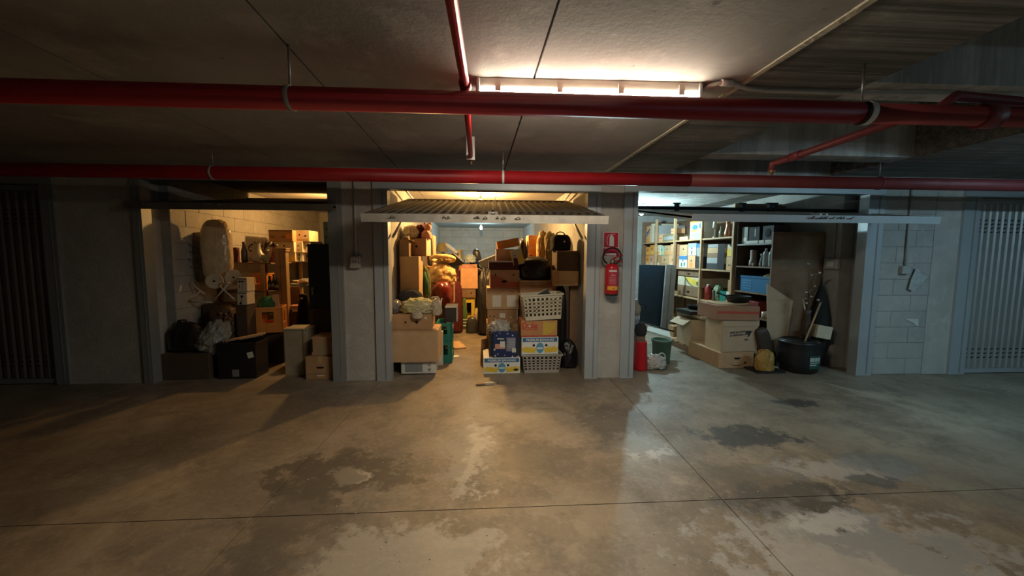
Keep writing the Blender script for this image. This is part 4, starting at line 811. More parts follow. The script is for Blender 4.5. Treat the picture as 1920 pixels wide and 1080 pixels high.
soft('dark grey cloth crammed above the base carton in the right corner', (1036,1072,534,560), 0.9, 0.2, fm('charcoal'), 'dark_cloth', 'clothes', 43, 0.15, 2.4, 0.08, z0=zr-0.06) if False else None
# debris in front of the opening
p = PZ(910, 722, 0.0); o = thing('broken_trim', 'broken strip of metal trim lying on the floor before the middle garage', 'debris', p, 8)
MB().box(-0.11, 0.0, -0.02, 0.012, 0.0, 0.022, bev=0.004).build('dark_piece', wm('brown'), o); MB().box(-0.01, 0.10, -0.018, 0.018, 0.0, 0.03, bev=0.004).build('bright_piece', mat('bright tin', (0.60,0.55,0.46), 0.35, 0.5, var=0.2), o); MB().tube([(0.09,0,0.015),(0.13,0.01,0.02),(0.15,0.03,0.01)], 0.005, 6).build('wire', ROD, o)

# ---- more of the clutter
soft('grey and brown rags stuffed in the open box of the left column', (750,767,441,456), 0.88, 0.2, mat('mixed rags', (0.40,0.28,0.18), 0.95, var=0, col2=(0.10,0.07,0.05), scale=12, bump=0.4), 'rags', 'cloth', 81, 0.22, 3, 0.14, 8, z0=C2.top-0.08)
soft('brown striped blanket folded over the yellow sack', (815,848,477,497), 1.74, 0.3, mat('striped blanket', (0.50,0.34,0.16), 0.95, var=0, col2=(0.20,0.12,0.06), scale=16, bump=0.4), 'blanket', 'blanket', 82, 0.18, 2.4, 0.12, 6, dims=(P(817,487,1.74).x, P(846,487,1.74).x, P(830,493,1.74).z, P(830,478,1.74).z))
soft('dark pink rag crumpled beside the orange carton', (847,866,504,530), 3.3, 0.2, fm('maroon'), 'rag', 'cloth', 83, 0.2, 3, 0.14, dims=(P(848,516,3.3).x, P(862,516,3.3).x, 0.0, P(855,503,3.3).z), sq=3)
soft('beige scarf trailing over the front edge of the cardboard stack', (768,790,586,606), 0.10, 0.08, fm('beige'), 'scarf', 'clothes', 84, 0.14, 2, 0.16, 7, dims=(P(770,590,.1).x, P(792,590,.1).x, B2.top-0.045, B2.top+0.055))
_o = thing('cardboard_flap', 'loose cardboard flap leaning on the aisle side of the black bin', 'cardboard', (P(909,660,0.62).x, 0.74, 0.0), rot=(0, math.radians(5), math.radians(60))); MB().box(-0.12, 0.12, -0.005, 0.005, 0, 0.34).build('sheet', cm('kraft'), _o); MB().box(-0.12, 0.12, -0.006, 0.006, 0.20, 0.204).build('crease', cm('brown'), _o)
soft('dusty khaki trousers draped over the dark tray', (975,992,488,512), 0.62, 0.10, fm('khaki'), 'trousers', 'clothes', 85, 0.12, 2.2, 0.14, 6, dims=(P(974,500,.6).x, P(986,500,.6).x, S3.top-0.14, S4.top+0.03)) if False else None
soft('white paper wad on top of the black bin bag', (1000,1018,474,484), 0.74, 0.14, PAPER, 'paper_wad', 'paper', 86, 0.24, 3.4, 0.2, 9, dims=None) if False else None
# crumbs on the floor, nobody could count them
random.seed(77); _m = MB()
for _k in range(420):
    _p = PZ(random.uniform(560, 1900), random.choice((random.uniform(725, 800), random.uniform(740, 1070))), 0.0); _s = random.uniform(0.002, 0.0065)
    _m.lathe([(0, 0), (_s, 0), (_s*0.9, _s*0.5), (0, _s*0.8)], 5, M=T(_p.x, _p.y, 0.0))
tag(_m.build('floor_crumbs', mat('concrete crumbs', (0.50,0.47,0.41), 0.9, var=0.4, scale=3)), 'small crumbs of concrete and paper scattered over the hall floor', 'debris', kind='stuff')
# ================================================================ left garage
random.seed(33)
SH = wm('brown'); SHL = wm('tan')
# shelving along the left wall: uprights, boards
offL = -3.05; xw = XW(287)-VX
lsh = thing('shelving_unit', 'old brown wooden shelving along the left garage wall', 'shelving', (VX+offL+SKEW*1.1, 1.1, 0), SKW)
LD = offL-xw-0.03
for z in (0.44, 0.98, 1.385):
    MB().box(-LD, 0, 0, 3.6, z-0.022, z).build('shelf_board', SH, lsh)
for y in (0.0, 1.2, 2.4, 3.56):
    for x in (-0.04, -LD): MB().box(x, x+0.04, y, y+0.04, 0, 1.385).build('upright', SHL if x > -0.1 else SH, lsh)
def L3(px, py, x): return sideY(px, py, x)
# tan wooden post in front of the shelves
B = Bx('tan wooden post with a moulded cap in front of the shelves', (518,538,468,640), 1.22, 0.10, 'tan', 'wooden_post', 'post', z0=0.0, m=wm('tan'), seam=False)
B.panel(0.44, 0.50, 0.0, 0.97, wm('brown'), 'groove', 0.002); MB().box(-B.w*0.58, B.w*0.58, -0.065, 0.065, B.h-0.03, B.h+0.006, bev=0.006).build('cap', wm('tan'), B.o); MB().box(-B.w*0.62, B.w*0.62, -0.07, 0.07, B.h+0.006, B.h+0.02, bev=0.004).build('cap_moulding', wm('tan'), B.o)
# cartons on the shelves
z = 1.387
r1 = Bx('cream carton with a green banana print at the shelf left end', (538,549,473,491), 1.95, 0.30, 'cream', z0=z, seam=False, dims=(P(536,480,1.95).x, P(553,480,1.95).x, z, z+0.15)); r1.panel(0.1,0.9,0.1,0.55,cm('yellow'))
r2 = Bx('white fruit carton with green print on the left shelf', (550,564,473,491), 2.05, 0.32, 'white', z0=z, seam=False, dims=(P(553.5,480,2.05).x, P(567,480,2.05).x, z, z+0.15), holes=((0.5,0.75,0.012),)); r2.panel(0.42,0.58,0.1,0.5,cm('green')); r2.panel(0.15,0.28,0.2,0.35,cm('yellow'))
r3 = Bx('kraft fruit carton with a hand hole at the right end of the left shelf', (565,581,473,491), 2.15, 0.34, 'kraft', z0=z, seam=False, dims=(P(567.5,480,2.15).x, P(583,480,2.15).x, z, z+0.15), holes=((0.5,0.62,0.012),)); r3.side(1, 0.2, 0.8, 0.2, 0.8, cm('tan'))
r4 = Bx('wide cream carton with one hole on the left shelf second row', (510,550,453,472), 1.90, 0.36, 'cream', z0=r1.top+0.002, seam=False, holes=((0.55,0.6,0.014),)); 
r5 = Bx('cream carton with a leaf mark on the left shelf second row', (550.5,566,453,472), 1.98, 0.36, 'cream', z0=r1.top+0.002, seam=False, holes=((0.5,0.62,0.013),)); r5.poly([(0.3,0.25),(0.5,0.15),(0.7,0.25),(0.6,0.35),(0.5,0.28),(0.4,0.35)], cm('kraft'))
r6 = Bx('cream carton with a round mark at the right of the second row', (566.5,582,454,472), 2.06, 0.36, 'cream', z0=r1.top+0.002, seam=False, holes=((0.5,0.68,0.012),)); r6.disc(0.5,0.3,0.028,cm('kraft')); r6.disc(0.5,0.3,0.018,cm('cream'), off=0.002)
r7 = Bx('long brown carton with pumpkin print on the topmost row', (503,547,431,453), 1.86, 0.45, 'brown', z0=r4.top+0.002, m=cm('kraft'), holes=()); r7.panel(0.06,0.25,0.3,0.5,cm('brown')); r7.panel(0.55,0.7,0.3,0.5,cm('brown')); r7.disc(0.84,0.45,0.045,cm('orange'), off=0.002); r7.panel(0.0,1,0.86,1.0,cm('brown'))
r8 = Bx('pale carton with two holes at the right of the topmost row', (553,579,432,453), 2.0, 0.36, 'pale', z0=r5.top+0.002, holes=((0.3,0.6,0.012),(0.72,0.52,0.014))); r8.panel(0.1,0.9,0.1,0.22,cm('kraft'))
# ornaments on the shelf
def vase(label, px, Y, prof, m, name='vase', parts=(), zz=None): return lathed(label, px, Y, prof, m, name, 'vase', z0=z if zz is None else zz, parts=parts)
PORC = mat('grey glazed pottery', (0.44,0.38,0.30), 0.3, var=0.2); DRK = mat('dark glaze', (0.05,0.035,0.03), 0.3, var=0.2)
B = Bx('narrow dark box at the left end of the ornaments', (434,443,464,487), 1.14, 0.08, 'maroon', 'small_box', z0=z, seam=False)
vase('tall slim dark bottle vase with a pale stripe', (449,460,453,492), 1.14, [(0,0),(0.9,0),(1,0.15),(0.95,0.55),(0.6,0.75),(0.5,0.85),(0.55,0.95),(0.4,1),(0,1)], DRK)
o, r, h = vase('big grey jug with a round belly and dark mouth', (461,488,454,492), 1.16, [(0,0),(0.5,0),(0.85,0.08),(1,0.22),(0.92,0.38),(0.6,0.55),(0.45,0.72),(0.44,0.95),(0.48,1),(0.38,1),(0.36,0.9),(0,0.88)], PORC, 'jug')
MB().torus(0.055, 0.011, 16, 8, M=T(-r*0.6, 0, h*0.72) @ R3(90), a0=math.pi*0.5, a1=math.pi*1.5).build('handle', DRK, o); MB().lathe([(r*0.49,h*0.97),(r*0.52,h*1.0),(r*0.38,h*1.005)], 16).build('dark_mouth', DRK, o)
o, r, h = vase('dark planter with stiff dark leaves behind the grey jug', (475,500,468,492), 1.5, [(0,0),(0.7,0),(0.95,0.5),(1,0.9),(1.05,1),(0.9,1),(0.85,0.9),(0,0.85)], DRK, 'planter')
for k in range(9):
    a = k*0.7; MB().add([(0,0,h*0.8),(0.05*math.cos(a),0.05*math.sin(a),h*1.5),(0.12*math.cos(a),0.12*math.sin(a),h*1.75),(0.07*math.cos(a+0.3),0.07*math.sin(a+0.3),h*1.35)], [(0,1,2,3)]).build('leaf', mat('dark leaf', (0.07,0.05,0.025), 0.5), o)
vase('small greenish glass bowl by the grey jug', (487,500,478,492), 1.13, [(0,0),(0.5,0),(0.9,0.4),(1,0.9),(0.95,1),(0.85,0.9),(0,0.3)], mat('green glazed', (0.30,0.34,0.24), 0.25, var=0.2), 'glass_bowl')
o, r, h = vase('pink and red draped figurine with a dark feathered hat', (499,519,458,492), 1.2, [(0,0),(1,0),(0.95,0.1),(0.7,0.35),(0.45,0.6),(0.35,0.72),(0.4,0.8),(0.28,0.9),(0,0.92)], mat('pink drapery', (0.60,0.20,0.14), 0.6, var=0, col2=(0.20,0.03,0.03), scale=22, bump=0.3), 'figurine', parts=[('hat', [(0.0,0.9),(0.75,0.88),(0.9,0.96),(0.4,1.0),(0.3,1.08),(0,1.1)], DRK)])
o, r, h = lathed('shallow pale dish under the figurine', (496,524,489,494), 1.1, [(0,0),(0.6,0),(0.8,0.5),(1,1),(0.9,0.8),(0,0.3)], mat('pale dish', (0.62,0.52,0.36), 0.3), 'dish', 'dish', z0=z) if False else (None, 0, 0)
# lower shelf
z2 = 0.982
S0, w_, h_, zt = crate('small orange bottle crate on the middle shelf', (470,497,513,540), 1.15, 0.24, pm('orange'), z0=z2)
for k, (px0, px1, t) in enumerate(((500,507,517),(508,514,514),(514,520,520))):
    o, r, h = lathed(('first','second','third')[k]+' dark bottle right of the small orange crate', (px0,px1,t,541), 1.16, [(0,0),(1,0),(1,0.55),(0.45,0.75),(0.38,0.97),(0.45,1),(0,1)], mat('dark glass', (0.03,0.025,0.02), 0.15, var=0.1), 'bottle', 'bottle', z0=z2, group=None)
    MB().lathe([(r*1.02,h*0.2),(r*1.02,h*0.42)], 14).build('label', cm('grey'), o)
B = Bx('small cream packet beside the tan post', (519,530,525,540), 1.5, 0.06, 'cream', 'packet', z0=z2, seam=False); B.panel(0.3,0.7,0.2,0.5,cm('orange'))
B = Bx('white carton with black handle marks stacked upper at left', (443,467,519,546), 0.80, 0.26, 'cream', 'archive_box', z0=None, dims=(P(443,530,.62).x+0.02, P(467,530,.62).x+0.02, 0.99, 1.16), seam=False) if False else None
q0, q1 = P(443,545,0.55), P(467,545,0.55)
b0 = Bx('dark stool holding the white archive boxes', (443,463,572,640), 0.46, 0.20, 'dark', 'wooden_stool', 'stool', z0=0.0, m=wm('dark'), seam=False)
bA = Bx('lower white archive box with a black clasp', (444,462,547,571), 0.46, 0.18, 'cream', 'archive_box', z0=b0.top+0.002, seam=False); bA.panel(0.38,0.62,0.55,0.72,BLACK,'clasp'); bA.panel(0.48,0.52,0.1,0.6,INK,'cord'); bA.panel(0,1,0.86,0.92,INK,'lid_line'); bA.poly([(0.2,0.05),(0.35,0.3),(0.5,0.05)], BLACK, 'mark')
bB = Bx('upper white archive box with black handles', (444,462,521,546), 0.46, 0.18, 'cream', 'archive_box', z0=bA.top+0.002, seam=False); bB.panel(0.42,0.68,0.68,0.78,BLACK,'clasp'); bB.panel(0.52,0.55,0.05,0.7,INK,'cord'); bB.disc(0.27,0.72,0.012,BLACK,'mark'); bB.panel(0,1,0.9,0.94,INK,'lid_line'); bB.panel(0.2,0.26,0.25,0.5,INK,'mark')
# papers and boards on the right part of the shelf
B = Bx('brown hardboard sheet leaning below the papers', (543,564,537,640), 1.68, 0.02, 'red', 'hardboard_sheet', 'board', z0=0.0, m=wm('brown'), seam=False)
pb = Bx('teal folder lying on the papers shelf', (545,582,533,541), 1.72, 0.26, 'teal', 'folder', 'folder', z0=0.984, h=0.04, m=mat('teal cover', (0.10,0.17,0.16), 0.5), seam=False)
for k, (c, w0, w1) in enumerate((('white', 545, 562), ('pinkish', 555, 575), ('cream', 548, 580), ('grey', 560, 582))):
    pb = Bx(('thin white','pink','cream','grey')[k]+' paper bundle in the pile on the papers shelf', (w0, w1, 530, 534), 1.74+0.01*k, 0.2, c, 'paper_bundle', 'paper', z0=pb.top+0.001, h=0.02, rz=(-8, 12, -15, 9)[k], seam=False)
Bx('pale pink notepad on the low dark box', (532,552,569,578), 1.30, 0.14, 'pinkish', 'notepad', 'paper', z0=None, h=0.05, dims=(P(542,572,1.3).x, P(558,572,1.3).x, 0.69, 0.74), seam=False)
lb = Bx('low dark box with a white edged lid under the notepad', (545,563,588,640), 1.25, 0.4, 'dark', z0=0.0, h=0.688); lb.panel(0.2,1.0,0.95,1.0,PAPER,'lid_edge',0.006)
o = soft('dark coat hanging beside the dark cabinet', (550,577,556,618), 0.92, 0.16, fm('black'), 'coat', 'clothes', 51, 0.1, 1.8, 0.08, 5, dims=(P(552,590,.92).x, P(577,590,.92).x, 0.0, P(563,556,.92).z), sq=3)
MB().lathe([(0.0,0.0),(0.05,0.0),(0.06,0.02),(0.04,0.05),(0.0,0.05)], 12, c=(0, 0, P(563,556,.92).z-0.02)).build('collar', fm('charcoal'), o)
o = soft('dark scarf heap on the shelf by the cabinet', (560,582,541,560), 1.1, 0.2, fm('navy'), 'scarf_heap', 'clothes', 52, 0.2, 3, 0.1, dims=(P(560,550,1.1).x, P(580,550,1.1).x, 0.93, 1.05)) if False else None
# dark cabinet by the partition
cb = Bx('tall dark green cabinet with a brown lower door by the partition', (580,640,458,712), 0.52, 0.42, 'dark', 'tall_cabinet', 'cabinet', z0=0.0, m=mat('dark green lacquer', (0.035,0.042,0.03), 0.5, var=0.2), seam=False)
cb.panel(0.02,0.98,0.50,0.985, mat('dark green lacquer', (0,0,0)), 'upper_door', 0.012); cb.panel(0.02,0.98,0.02,0.49, mat('brown lacquer', (0.075,0.05,0.028), 0.5, var=0.2), 'lower_door', 0.012); cb.panel(0.10,0.16,0.60,0.66,ROD,'handle',0.03)
B = Bx('pale blue carton on top of the dark cabinet', (606,622,416,457), 0.60, 0.2, 'skyblue', z0=cb.top+0.002); B.disc(0.3,0.3,0.01,INK); B.disc(0.3,0.7,0.01,INK)
Bx('thin white tray beside the pale blue carton', (581,604,450,457), 0.62, 0.22, 'white', 'tray', 'tray', z0=cb.top+0.002, h=0.035, m=mat('white enamel', (0,0,0)), seam=False)
# ---- things on the floor at the right
B = Bx('cream tall bin with a folded lid near the right jamb of the left garage', (533,576,620,702), 0.22, 0.28, 'cream', 'laundry_bin', 'bin', z0=0.0, m=mat('dirty cream plastic', (0.42,0.36,0.25), 0.5, var=0.3, scale=6)); MB().box(-B.w*0.54, B.w*0.54, -B.d*0.54, B.d*0.54, B.h, B.h+0.025, bev=0.008).build('lid', MATS['dirty cream plastic'], B.o); B.panel(0.78,0.84,0,1,cm('brown'),'side_seam',0.003)
a = Bx('kraft box on the floor beside the left pillar', (572,627,669,711), 0.06, 0.36, 'kraft', z0=0.0, tape=True); a.poly([(0.36,0.56),(0.64,0.56),(0.58,0.48),(0.42,0.48)], BLACK, 'hand_hole'); a.panel(0.38,0.62,0.14,0.20,PAPER,'label'); a.panel(0,1,0.24,0.26,cm('brown'),'fold')
b = Bx('smaller kraft box with a shiny tape patch on the lower one by the left pillar', (583,627,632,668), 0.10, 0.30, 'kraft', z0=a.top+0.003); b.panel(0.16,0.72,0.06,0.56,mat('shiny tape', (0.42,0.33,0.2), 0.15, bump=0.4, bscale=25),'tape_patch'); b.panel(-0.03,0.06,0.2,0.9,BLACK,'strap')
# ---- floor left: black bin, bags, green box
o, r, h = None, 0, 0
B = Bx('black plastic tub with white stickers in the left garage', (408,478,643,699), 0.12, 0.27, 'black', 'plastic_tub', 'tub', z0=0.0, open_top=True, flaps=False, m=pm('black', 0.35)); MB().box(-B.w*0.53, B.w*0.53, -B.d*0.53, -B.d*0.47, B.h-0.03, B.h).box(-B.w*0.53, B.w*0.53, B.d*0.47, B.d*0.53, B.h-0.03, B.h).box(-B.w*0.53, -B.w*0.48, -B.d*0.47, B.d*0.47, B.h-0.03, B.h).box(B.w*0.48, B.w*0.53, -B.d*0.47, B.d*0.47, B.h-0.03, B.h).build('rim', pm('black', 0.35), B.o)
B.panel(0.78,0.94,0.58,0.74,PAPER,'sticker',rot=-14); B.panel(0.36,0.54,0.06,0.26,mat('grey sticker', (0.30,0.29,0.27), 0.7),'sticker')
o = thing('wooden_plank', 'pale wooden slat lying across the black tub', 'plank', (B.x+0.0, 0.30, B.top+0.03), rot=(0, math.radians(-9), math.radians(20))); MB().box(-0.20, 0.22, -0.035, 0.035, -0.01, 0.012, bev=0.003).build('slat', wm('tan'), o); MB().box(-0.05, 0.20, -0.06, -0.045, -0.012, 0.006).build('thin_strip', wm('tan'), o)
g = Bx('dark green box behind the black tub', (467,502,622,664), 0.80, 0.26, 'olive', 'metal_box', z0=0.0, m=mat('army green', (0.10,0.11,0.045), 0.5, var=0.2), seam=False); g.panel(0.05,0.95,0.8,0.84,BLACK,'lid_line'); 
dk = Bx('dark crate base under the open orange crate', (503.5,530,622,660), 0.80, 0.26, 'dark', 'wooden_crate', 'crate', z0=0.0, m=wm('dark'), seam=False)
OC, w_, h_, zt = crate('open orange crate full of odds and ends in the left garage', (470,520,577,621), 0.70, 0.30, pm('orange'), z0=max(g.top, dk.top)+0.004, rz=18)
soft('dark green cloth heaped in the open orange crate', (476,508,556,580), 0.76, 0.2, fm('green'), 'cloth_heap', 'clothes', 54, 0.2, 3, 0.12, z0=zt-0.10)
Bx('cream card sticking up from the open orange crate', (509,524,559,578), 0.86, 0.012, 'pale', 'card', 'card', z0=zt-0.10, rz=-10, h=0.26, seam=False)
# brown wicker basket with shiny wrappings
wk = Bx('dark carton holding the wicker basket', (386,434,628,694), 0.41, 0.27, 'dark', z0=0.0)
wb = soft('brown wicker basket heaped with crinkled wrapping', (384,432,573,628), 0.41, 0.27, mat('wicker', (0.16,0.085,0.04), 0.6, var=0, col2=(0.06,0.03,0.015), scale=30, bump=0.6, bscale=40), 'wicker_basket', 'basket', 55, 0.08, 2, 0.08, 9, z0=wk.top+0.002, sq=3)
for k in range(16):
    x = random.uniform(-0.02, 0.20); zz = random.uniform(0.10, 0.36); MB().lathe([(0.0,0.0),(0.018,0.006),(0.02,0.018),(0.0,0.026)], 7, M=T(x, -0.125, zz) @ R3(90, random.uniform(-30,30), 0)).build('wrapped_piece', mat('crinkled wrapper', (0.34,0.16,0.09), 0.25, var=0.4, scale=40), wb)
dch = Bx('dark chest carrying the folded pram', (348,438,570,640), 0.70, 0.34, 'dark', 'wooden_chest', 'chest', z0=0.0, m=wm('dark'), seam=False, dims=(VX-3.68, P(440,570,.70).x-0.02, 0, P(400,571,.70).z))
# black bags at the far left
dc1 = Bx('dark brown carton at the left wall near the entrance', (302,390,664,712), 0.10, 0.28, 'dark', z0=0.0)
bb = soft('black bin bag slumped on the dark brown carton at the left wall', (300,372,606,664), 0.14, 0.25, BB, 'bin_bag', 'bag', 57, 0.12, 1.8, 0.05, z0=dc1.top+0.002); knot(bb, 0.3, 0.36, BB, 8)
soft('crumpled grey plastic sheet thrown over the black bin bag', (336,411,597,657), 0.10, 0.28, mat('grey plastic sheet', (0.34,0.34,0.30), 0.3, var=0.35, scale=10, bump=0.5, bscale=14), 'plastic_sheet', 'plastic', 58, 0.22, 2.6, 0.2, 7, dims=(P(338,625,.05).x, P(392,625,.05).x, dc1.top+0.01, P(375,597,.05).z), roll=28, sub=5)
# ---- the pram
pr = thing('pram', 'old pram wrapped in clear plastic standing folded on the dark chest', 'pram', (P(395,570,0.66).x, 0.80, dch.top+0.003))
bx0 = pr.location
def pl(px, py, Y): q = P(px, py, Y); return Vector((q.x-bx0.x, q.y-bx0.y, q.z-bx0.z))
WRAP = mat('clear wrap over tan', (0.66,0.50,0.30), 0.14, var=0.3, scale=7, bump=0.9, bscale=9)
a, b_ = pl(378,410,.60), pl(435,530,.60); mb = blob(b_.x-a.x, 0.20, a.z-b_.z, 61, 0.04, 2.5, 5, 1.0, 3.0, 0.035, 9)
mb.build('hood_panel', WRAP, pr, ((a.x+b_.x)/2, (a.y+b_.y)/2, b_.z), (math.radians(-4), 0, math.radians(32)))
a, b_ = pl(344,432,.66), pl(388,530,.66); mb = blob(b_.x-a.x+0.10, 0.30, a.z-b_.z, 62, 0.05, 2.2, 5, 1.0, 3.2, 0.04, 8)
mb.build('bassinet', mat('wrapped dark fabric', (0.26,0.20,0.10), 0.22, var=0.4, scale=9, bump=0.8, bscale=18), pr, ((a.x+b_.x)/2+0.06, (a.y+b_.y)/2+0.12, b_.z))
mb = MB(); q = [pl(343,440,.64), pl(345,480,.62), pl(352,520,.62)]; mb.tube(q, 0.03, 8).build('dark_frame', fm('charcoal'), pr)
for k in range(5):
    s0 = pl(350, 442+14*k, .58); s1 = pl(381, 446+15*k+(k%2)*8, .57); MB().tube([s0, s0.lerp(s1, 0.5)+Vector((0,-0.03,0)), s1], 0.004, 6).build('string', INK, pr)
WH = mat('cream pram wheel', (0.62,0.52,0.36), 0.5, var=0.15)
for (px, py, Y, rx, yaw) in ((402,527,.50,13.5,25), (437,520,.58,13.5,50), (352,516,.60,10,70), (352,534,.56,9,70)):
    c = pl(px, py, Y); R_ = rx/721*(4.6+Y)*1.0
    w = MB().lathe([(0,-0.012),(R_*0.2,-0.014),(R_*0.85,-0.006),(R_,-0.012),(R_*1.03,0),(R_,0.012),(R_*0.85,0.006),(R_*0.2,0.014),(0,0.012)], 26).build('wheel', WH, pr, c, (math.radians(90), 0, math.radians(yaw)))
    MB().lathe([(0,-0.02),(R_*0.14,-0.018),(R_*0.14,0.018),(0,0.02)], 12).build('hub', DRK, w)
for p0_, p1_ in (((410,535,.5),(440,562,.5)), ((428,532,.5),(399,566,.5)), ((357,530,.5),(384,552,.5)), ((377,545,.5),(354,566,.5)), ((354,566,.5),(399,567,.5)), ((412,532,.5),(430,530,.5))):
    MB().tube([pl(*p0_), pl(*p1_)], 0.010, 8).build('frame_tube', mat('white pram tube', (0.62,0.56,0.45), 0.4, var=0.1), pr)
# ================================================================ right garage
random.seed(44)
OFF = 4.05; wallR = XW(1618)-VX; RD = wallR-OFF-0.04
SHW = wm('tan')
def SY(px): return sideY(px, 480, OFF).y
rs = thing('shelving_unit', 'long pale wooden shelving along the right garage wall', 'shelving', (VX+OFF, 0, 0), SKW)
Yn, Yf = 1.32, 4.72
for z in (0.18, 0.73, 1.285, 1.83):
    MB().box(0, RD, Yn, Yf, z-0.025, z).build('shelf_board', SHW, rs)
for px in (1385, 1315, 1264, 1229):
    y = SY(px) if px != 1385 else Yn
    MB().box(-0.012, 0.035, y, y+0.04, 0, 2.34).build('post', SHW, rs); MB().box(RD-0.04, RD, y, y+0.04, 0, 2.34).build('post', wm('brown'), rs)
MB().box(0.036, RD-0.041, Yn, Yn+0.02, 0, 2.34).build('end_panel', wm('brown'), rs); MB().box(RD-0.012, RD, Yn+0.05, Yf, 0, 2.34).build('back_board', wm('brown'), rs)
MB().box(-0.012, RD, Yf-0.03, Yf, 0, 2.34).build('end_panel', wm('brown'), rs)
Z0, ZA, ZB, ZC = 0.182, 0.732, 1.287, 1.832
def sh(label, px0, px1, z0, h, col='kraft', name='cardboard_box', cat='box', d=None, hole=True, inset=0.045, m=None, group=None, open_top=False, gap=0.004):
    """box on the right shelves: the face towards the aisle spans the photo columns px0..px1"""
    y1, y0 = SY(px0)-gap, SY(px1)+gap
    y0 = max(y0, Yn+0.06); y1 = min(y1, Yf-0.05)
    w = y1-y0; d = d or RD-0.13; ym = (y0+y1)/2; xf = VX+OFF+SKEW*ym+inset+0.01
    s = Bx.__new__(Bx); s.w = w; s.d = d; s.h = h; s.z0 = z0; s.top = z0+h; s.m = m or cm(col)
    s.o = thing(name, label, cat, (xf+d/2, ym, z0), group=group, rot=(0, 0, math.radians(-90+SKW)))
    if open_top:
        t = 0.008; b = MB(); b.box(-w/2, w/2, -d/2, d/2, 0, t).box(-w/2, w/2, -d/2, -d/2+t, t, h).box(-w/2, w/2, d/2-t, d/2, t, h).box(-w/2, -w/2+t, -d/2+t, d/2-t, t, h).box(w/2-t, w/2, -d/2+t, d/2-t, t, h); b.build('body', s.m, s.o)
    else: MB().box(-w/2, w/2, -d/2, d/2, 0, h, bev=min(0.004, h/4)).build('body', s.m, s.o)
    if hole: s.disc(0.5, 0.6, 0.015, BLACK, 'hand_hole', off=0.004)
    return s
def lo(z, y, px):   # height above shelf z of a photo row at column px
    return sideY(px, y, OFF).z
hh = 0.245
rowA = [('orange carton with a yellow stripe, lower row at the far end', 1206, 1213, 'orange'), ('pink printed carton, lower row next to the far orange one', 1213.5, 1220, 'pinkish'), ('brown carton, lower row behind the blue panel', 1220.5, 1234, 'kraft'), ('kraft carton with a hole, lower row left of the orange one', 1235, 1248, 'tan'), ('narrow orange carton, lower row just left of the second post', 1248.5, 1263, 'peach')]
tops = {}
for lb, a, c, col in rowA:
    s = sh(lb, a, c, ZB, hh, col); s.panel(0.15, 0.85, 0.08, 0.32, cm('cream' if col != 'tan' else 'kraft')); tops[a] = s.top
zu = ZB+hh+0.003
for lb, a, c, col, h in (('bright orange carton, upper row at the far end', 1206, 1213, 'orange', 0.20), ('tall orange carton, upper row second from the far end', 1213.5, 1221, 'orange', 0.24), ('whitish fruit carton with a dark hole, upper row', 1221.5, 1233, 'cream', 0.23), ('slim green carton wedged in the upper row', 1233.5, 1238, 'palegreen', 0.20), ('kraft fruit carton, upper row left of the peach one', 1240, 1251, 'tan', 0.21), ('peach fruit carton, upper row beside the second post', 1251.5, 1263, 'peach', 0.23)):
    s = sh(lb, a, c, zu, h, col); s.panel(0.2, 0.8, 0.1, 0.35, cm('orange' if col in ('cream', 'tan', 'peach') else 'yellow'))
# second bay
s = sh('blue and white fruit carton at the bottom of the second bay', 1268, 1283, ZB, 0.235, 'white'); s.panel(0,1,0.68,0.98,cm('blue')); s.panel(0.25,0.4,0.1,0.4,cm('teal')); s.panel(0.6,0.75,0.15,0.45,cm('teal'))
s2 = sh('orange fruit carton with a red leaf print in the second bay', 1283.5, 1298, ZB, 0.235, 'peach'); s2.disc(0.5,0.3,0.05,cm('orange'))
sh('kraft carton stacked at the left of the second bay', 1268, 1283, s.top+0.003, 0.215, 'tan')
s3 = sh('white carton with a blue lid band in the second bay', 1283.5, 1299, s.top+0.003, 0.235, 'white'); s3.panel(0,1,0.66,0.98,cm('skyblue')); s3.panel(0.42,0.58,0.1,0.42,cm('olive'))
s4 = sh('small dark blue topped box at the right of the second bay', 1299.5, 1313, ZB+0.0, 0.22, 'charcoal', hole=False)
s5 = sh('grey blue carton above the dark box of the second bay', 1299.5, 1313, s4.top+0.003, 0.235, 'grey', hole=False); s5.panel(0,1,0.7,1.0,cm('blue'))
q = sideY(1306, 500, OFF)
soft('white plastic bag hanging over the shelf edge in the second bay', None, q.y-0.12, 0.24, mat('white bag', (0.60,0.60,0.55), 0.4, var=0.2, bump=0.4), 'plastic_bag', 'bag', 66, 0.2, 2.6, 0.14, dims=(q.x-0.10, q.x+0.02, ZB+0.002, ZB+0.13)) if False else None
# third bay: stack of dark flat boxes, fruit cartons
z = ZB
for k, (c, h, lbl) in enumerate((('charcoal', 0.10, 'charcoal flat box at the bottom of the third bay stack'), ('grey', 0.10, 'grey flat box, second from the bottom of the third bay stack'), ('brown', 0.075, 'brown flat box in the middle of the third bay stack'), ('tan', 0.095, 'tan flat box near the top of the third bay stack'), ('grey', 0.06, 'thin grey flat box on top of the third bay stack'))):
    s = sh(lbl, 1319+k*0.3, 1352, z, h, c, 'flat_box', hole=False, d=0.30); s.panel(0.62, 1.0, 0, 1, cm('black'), 'dark_end'); z = s.top+0.001
s = sh('kraft carton printed with dark arrows in the third bay', 1355, 1382, ZB, 0.225, 'tan', hole=False)
for u in (0.3, 0.5, 0.72): s.poly([(u-0.05,0.35),(u,0.28),(u+0.05,0.38),(u+0.01,0.45)], INK)
s.panel(0.1,0.9,0.08,0.14,cm('orange'))
s6 = sh('small yellow and white carton on the arrow box', 1356, 1373, s.top+0.003, 0.19, 'cream', hole=False); s6.poly([(0,0),(1,0),(1,0.6),(0.6,0.5),(0.3,0.65),(0,0.55)], cm('yellow')); s6.poly([(0.2,1.0),(0.6,1.0),(0.55,0.75)], BLACK)
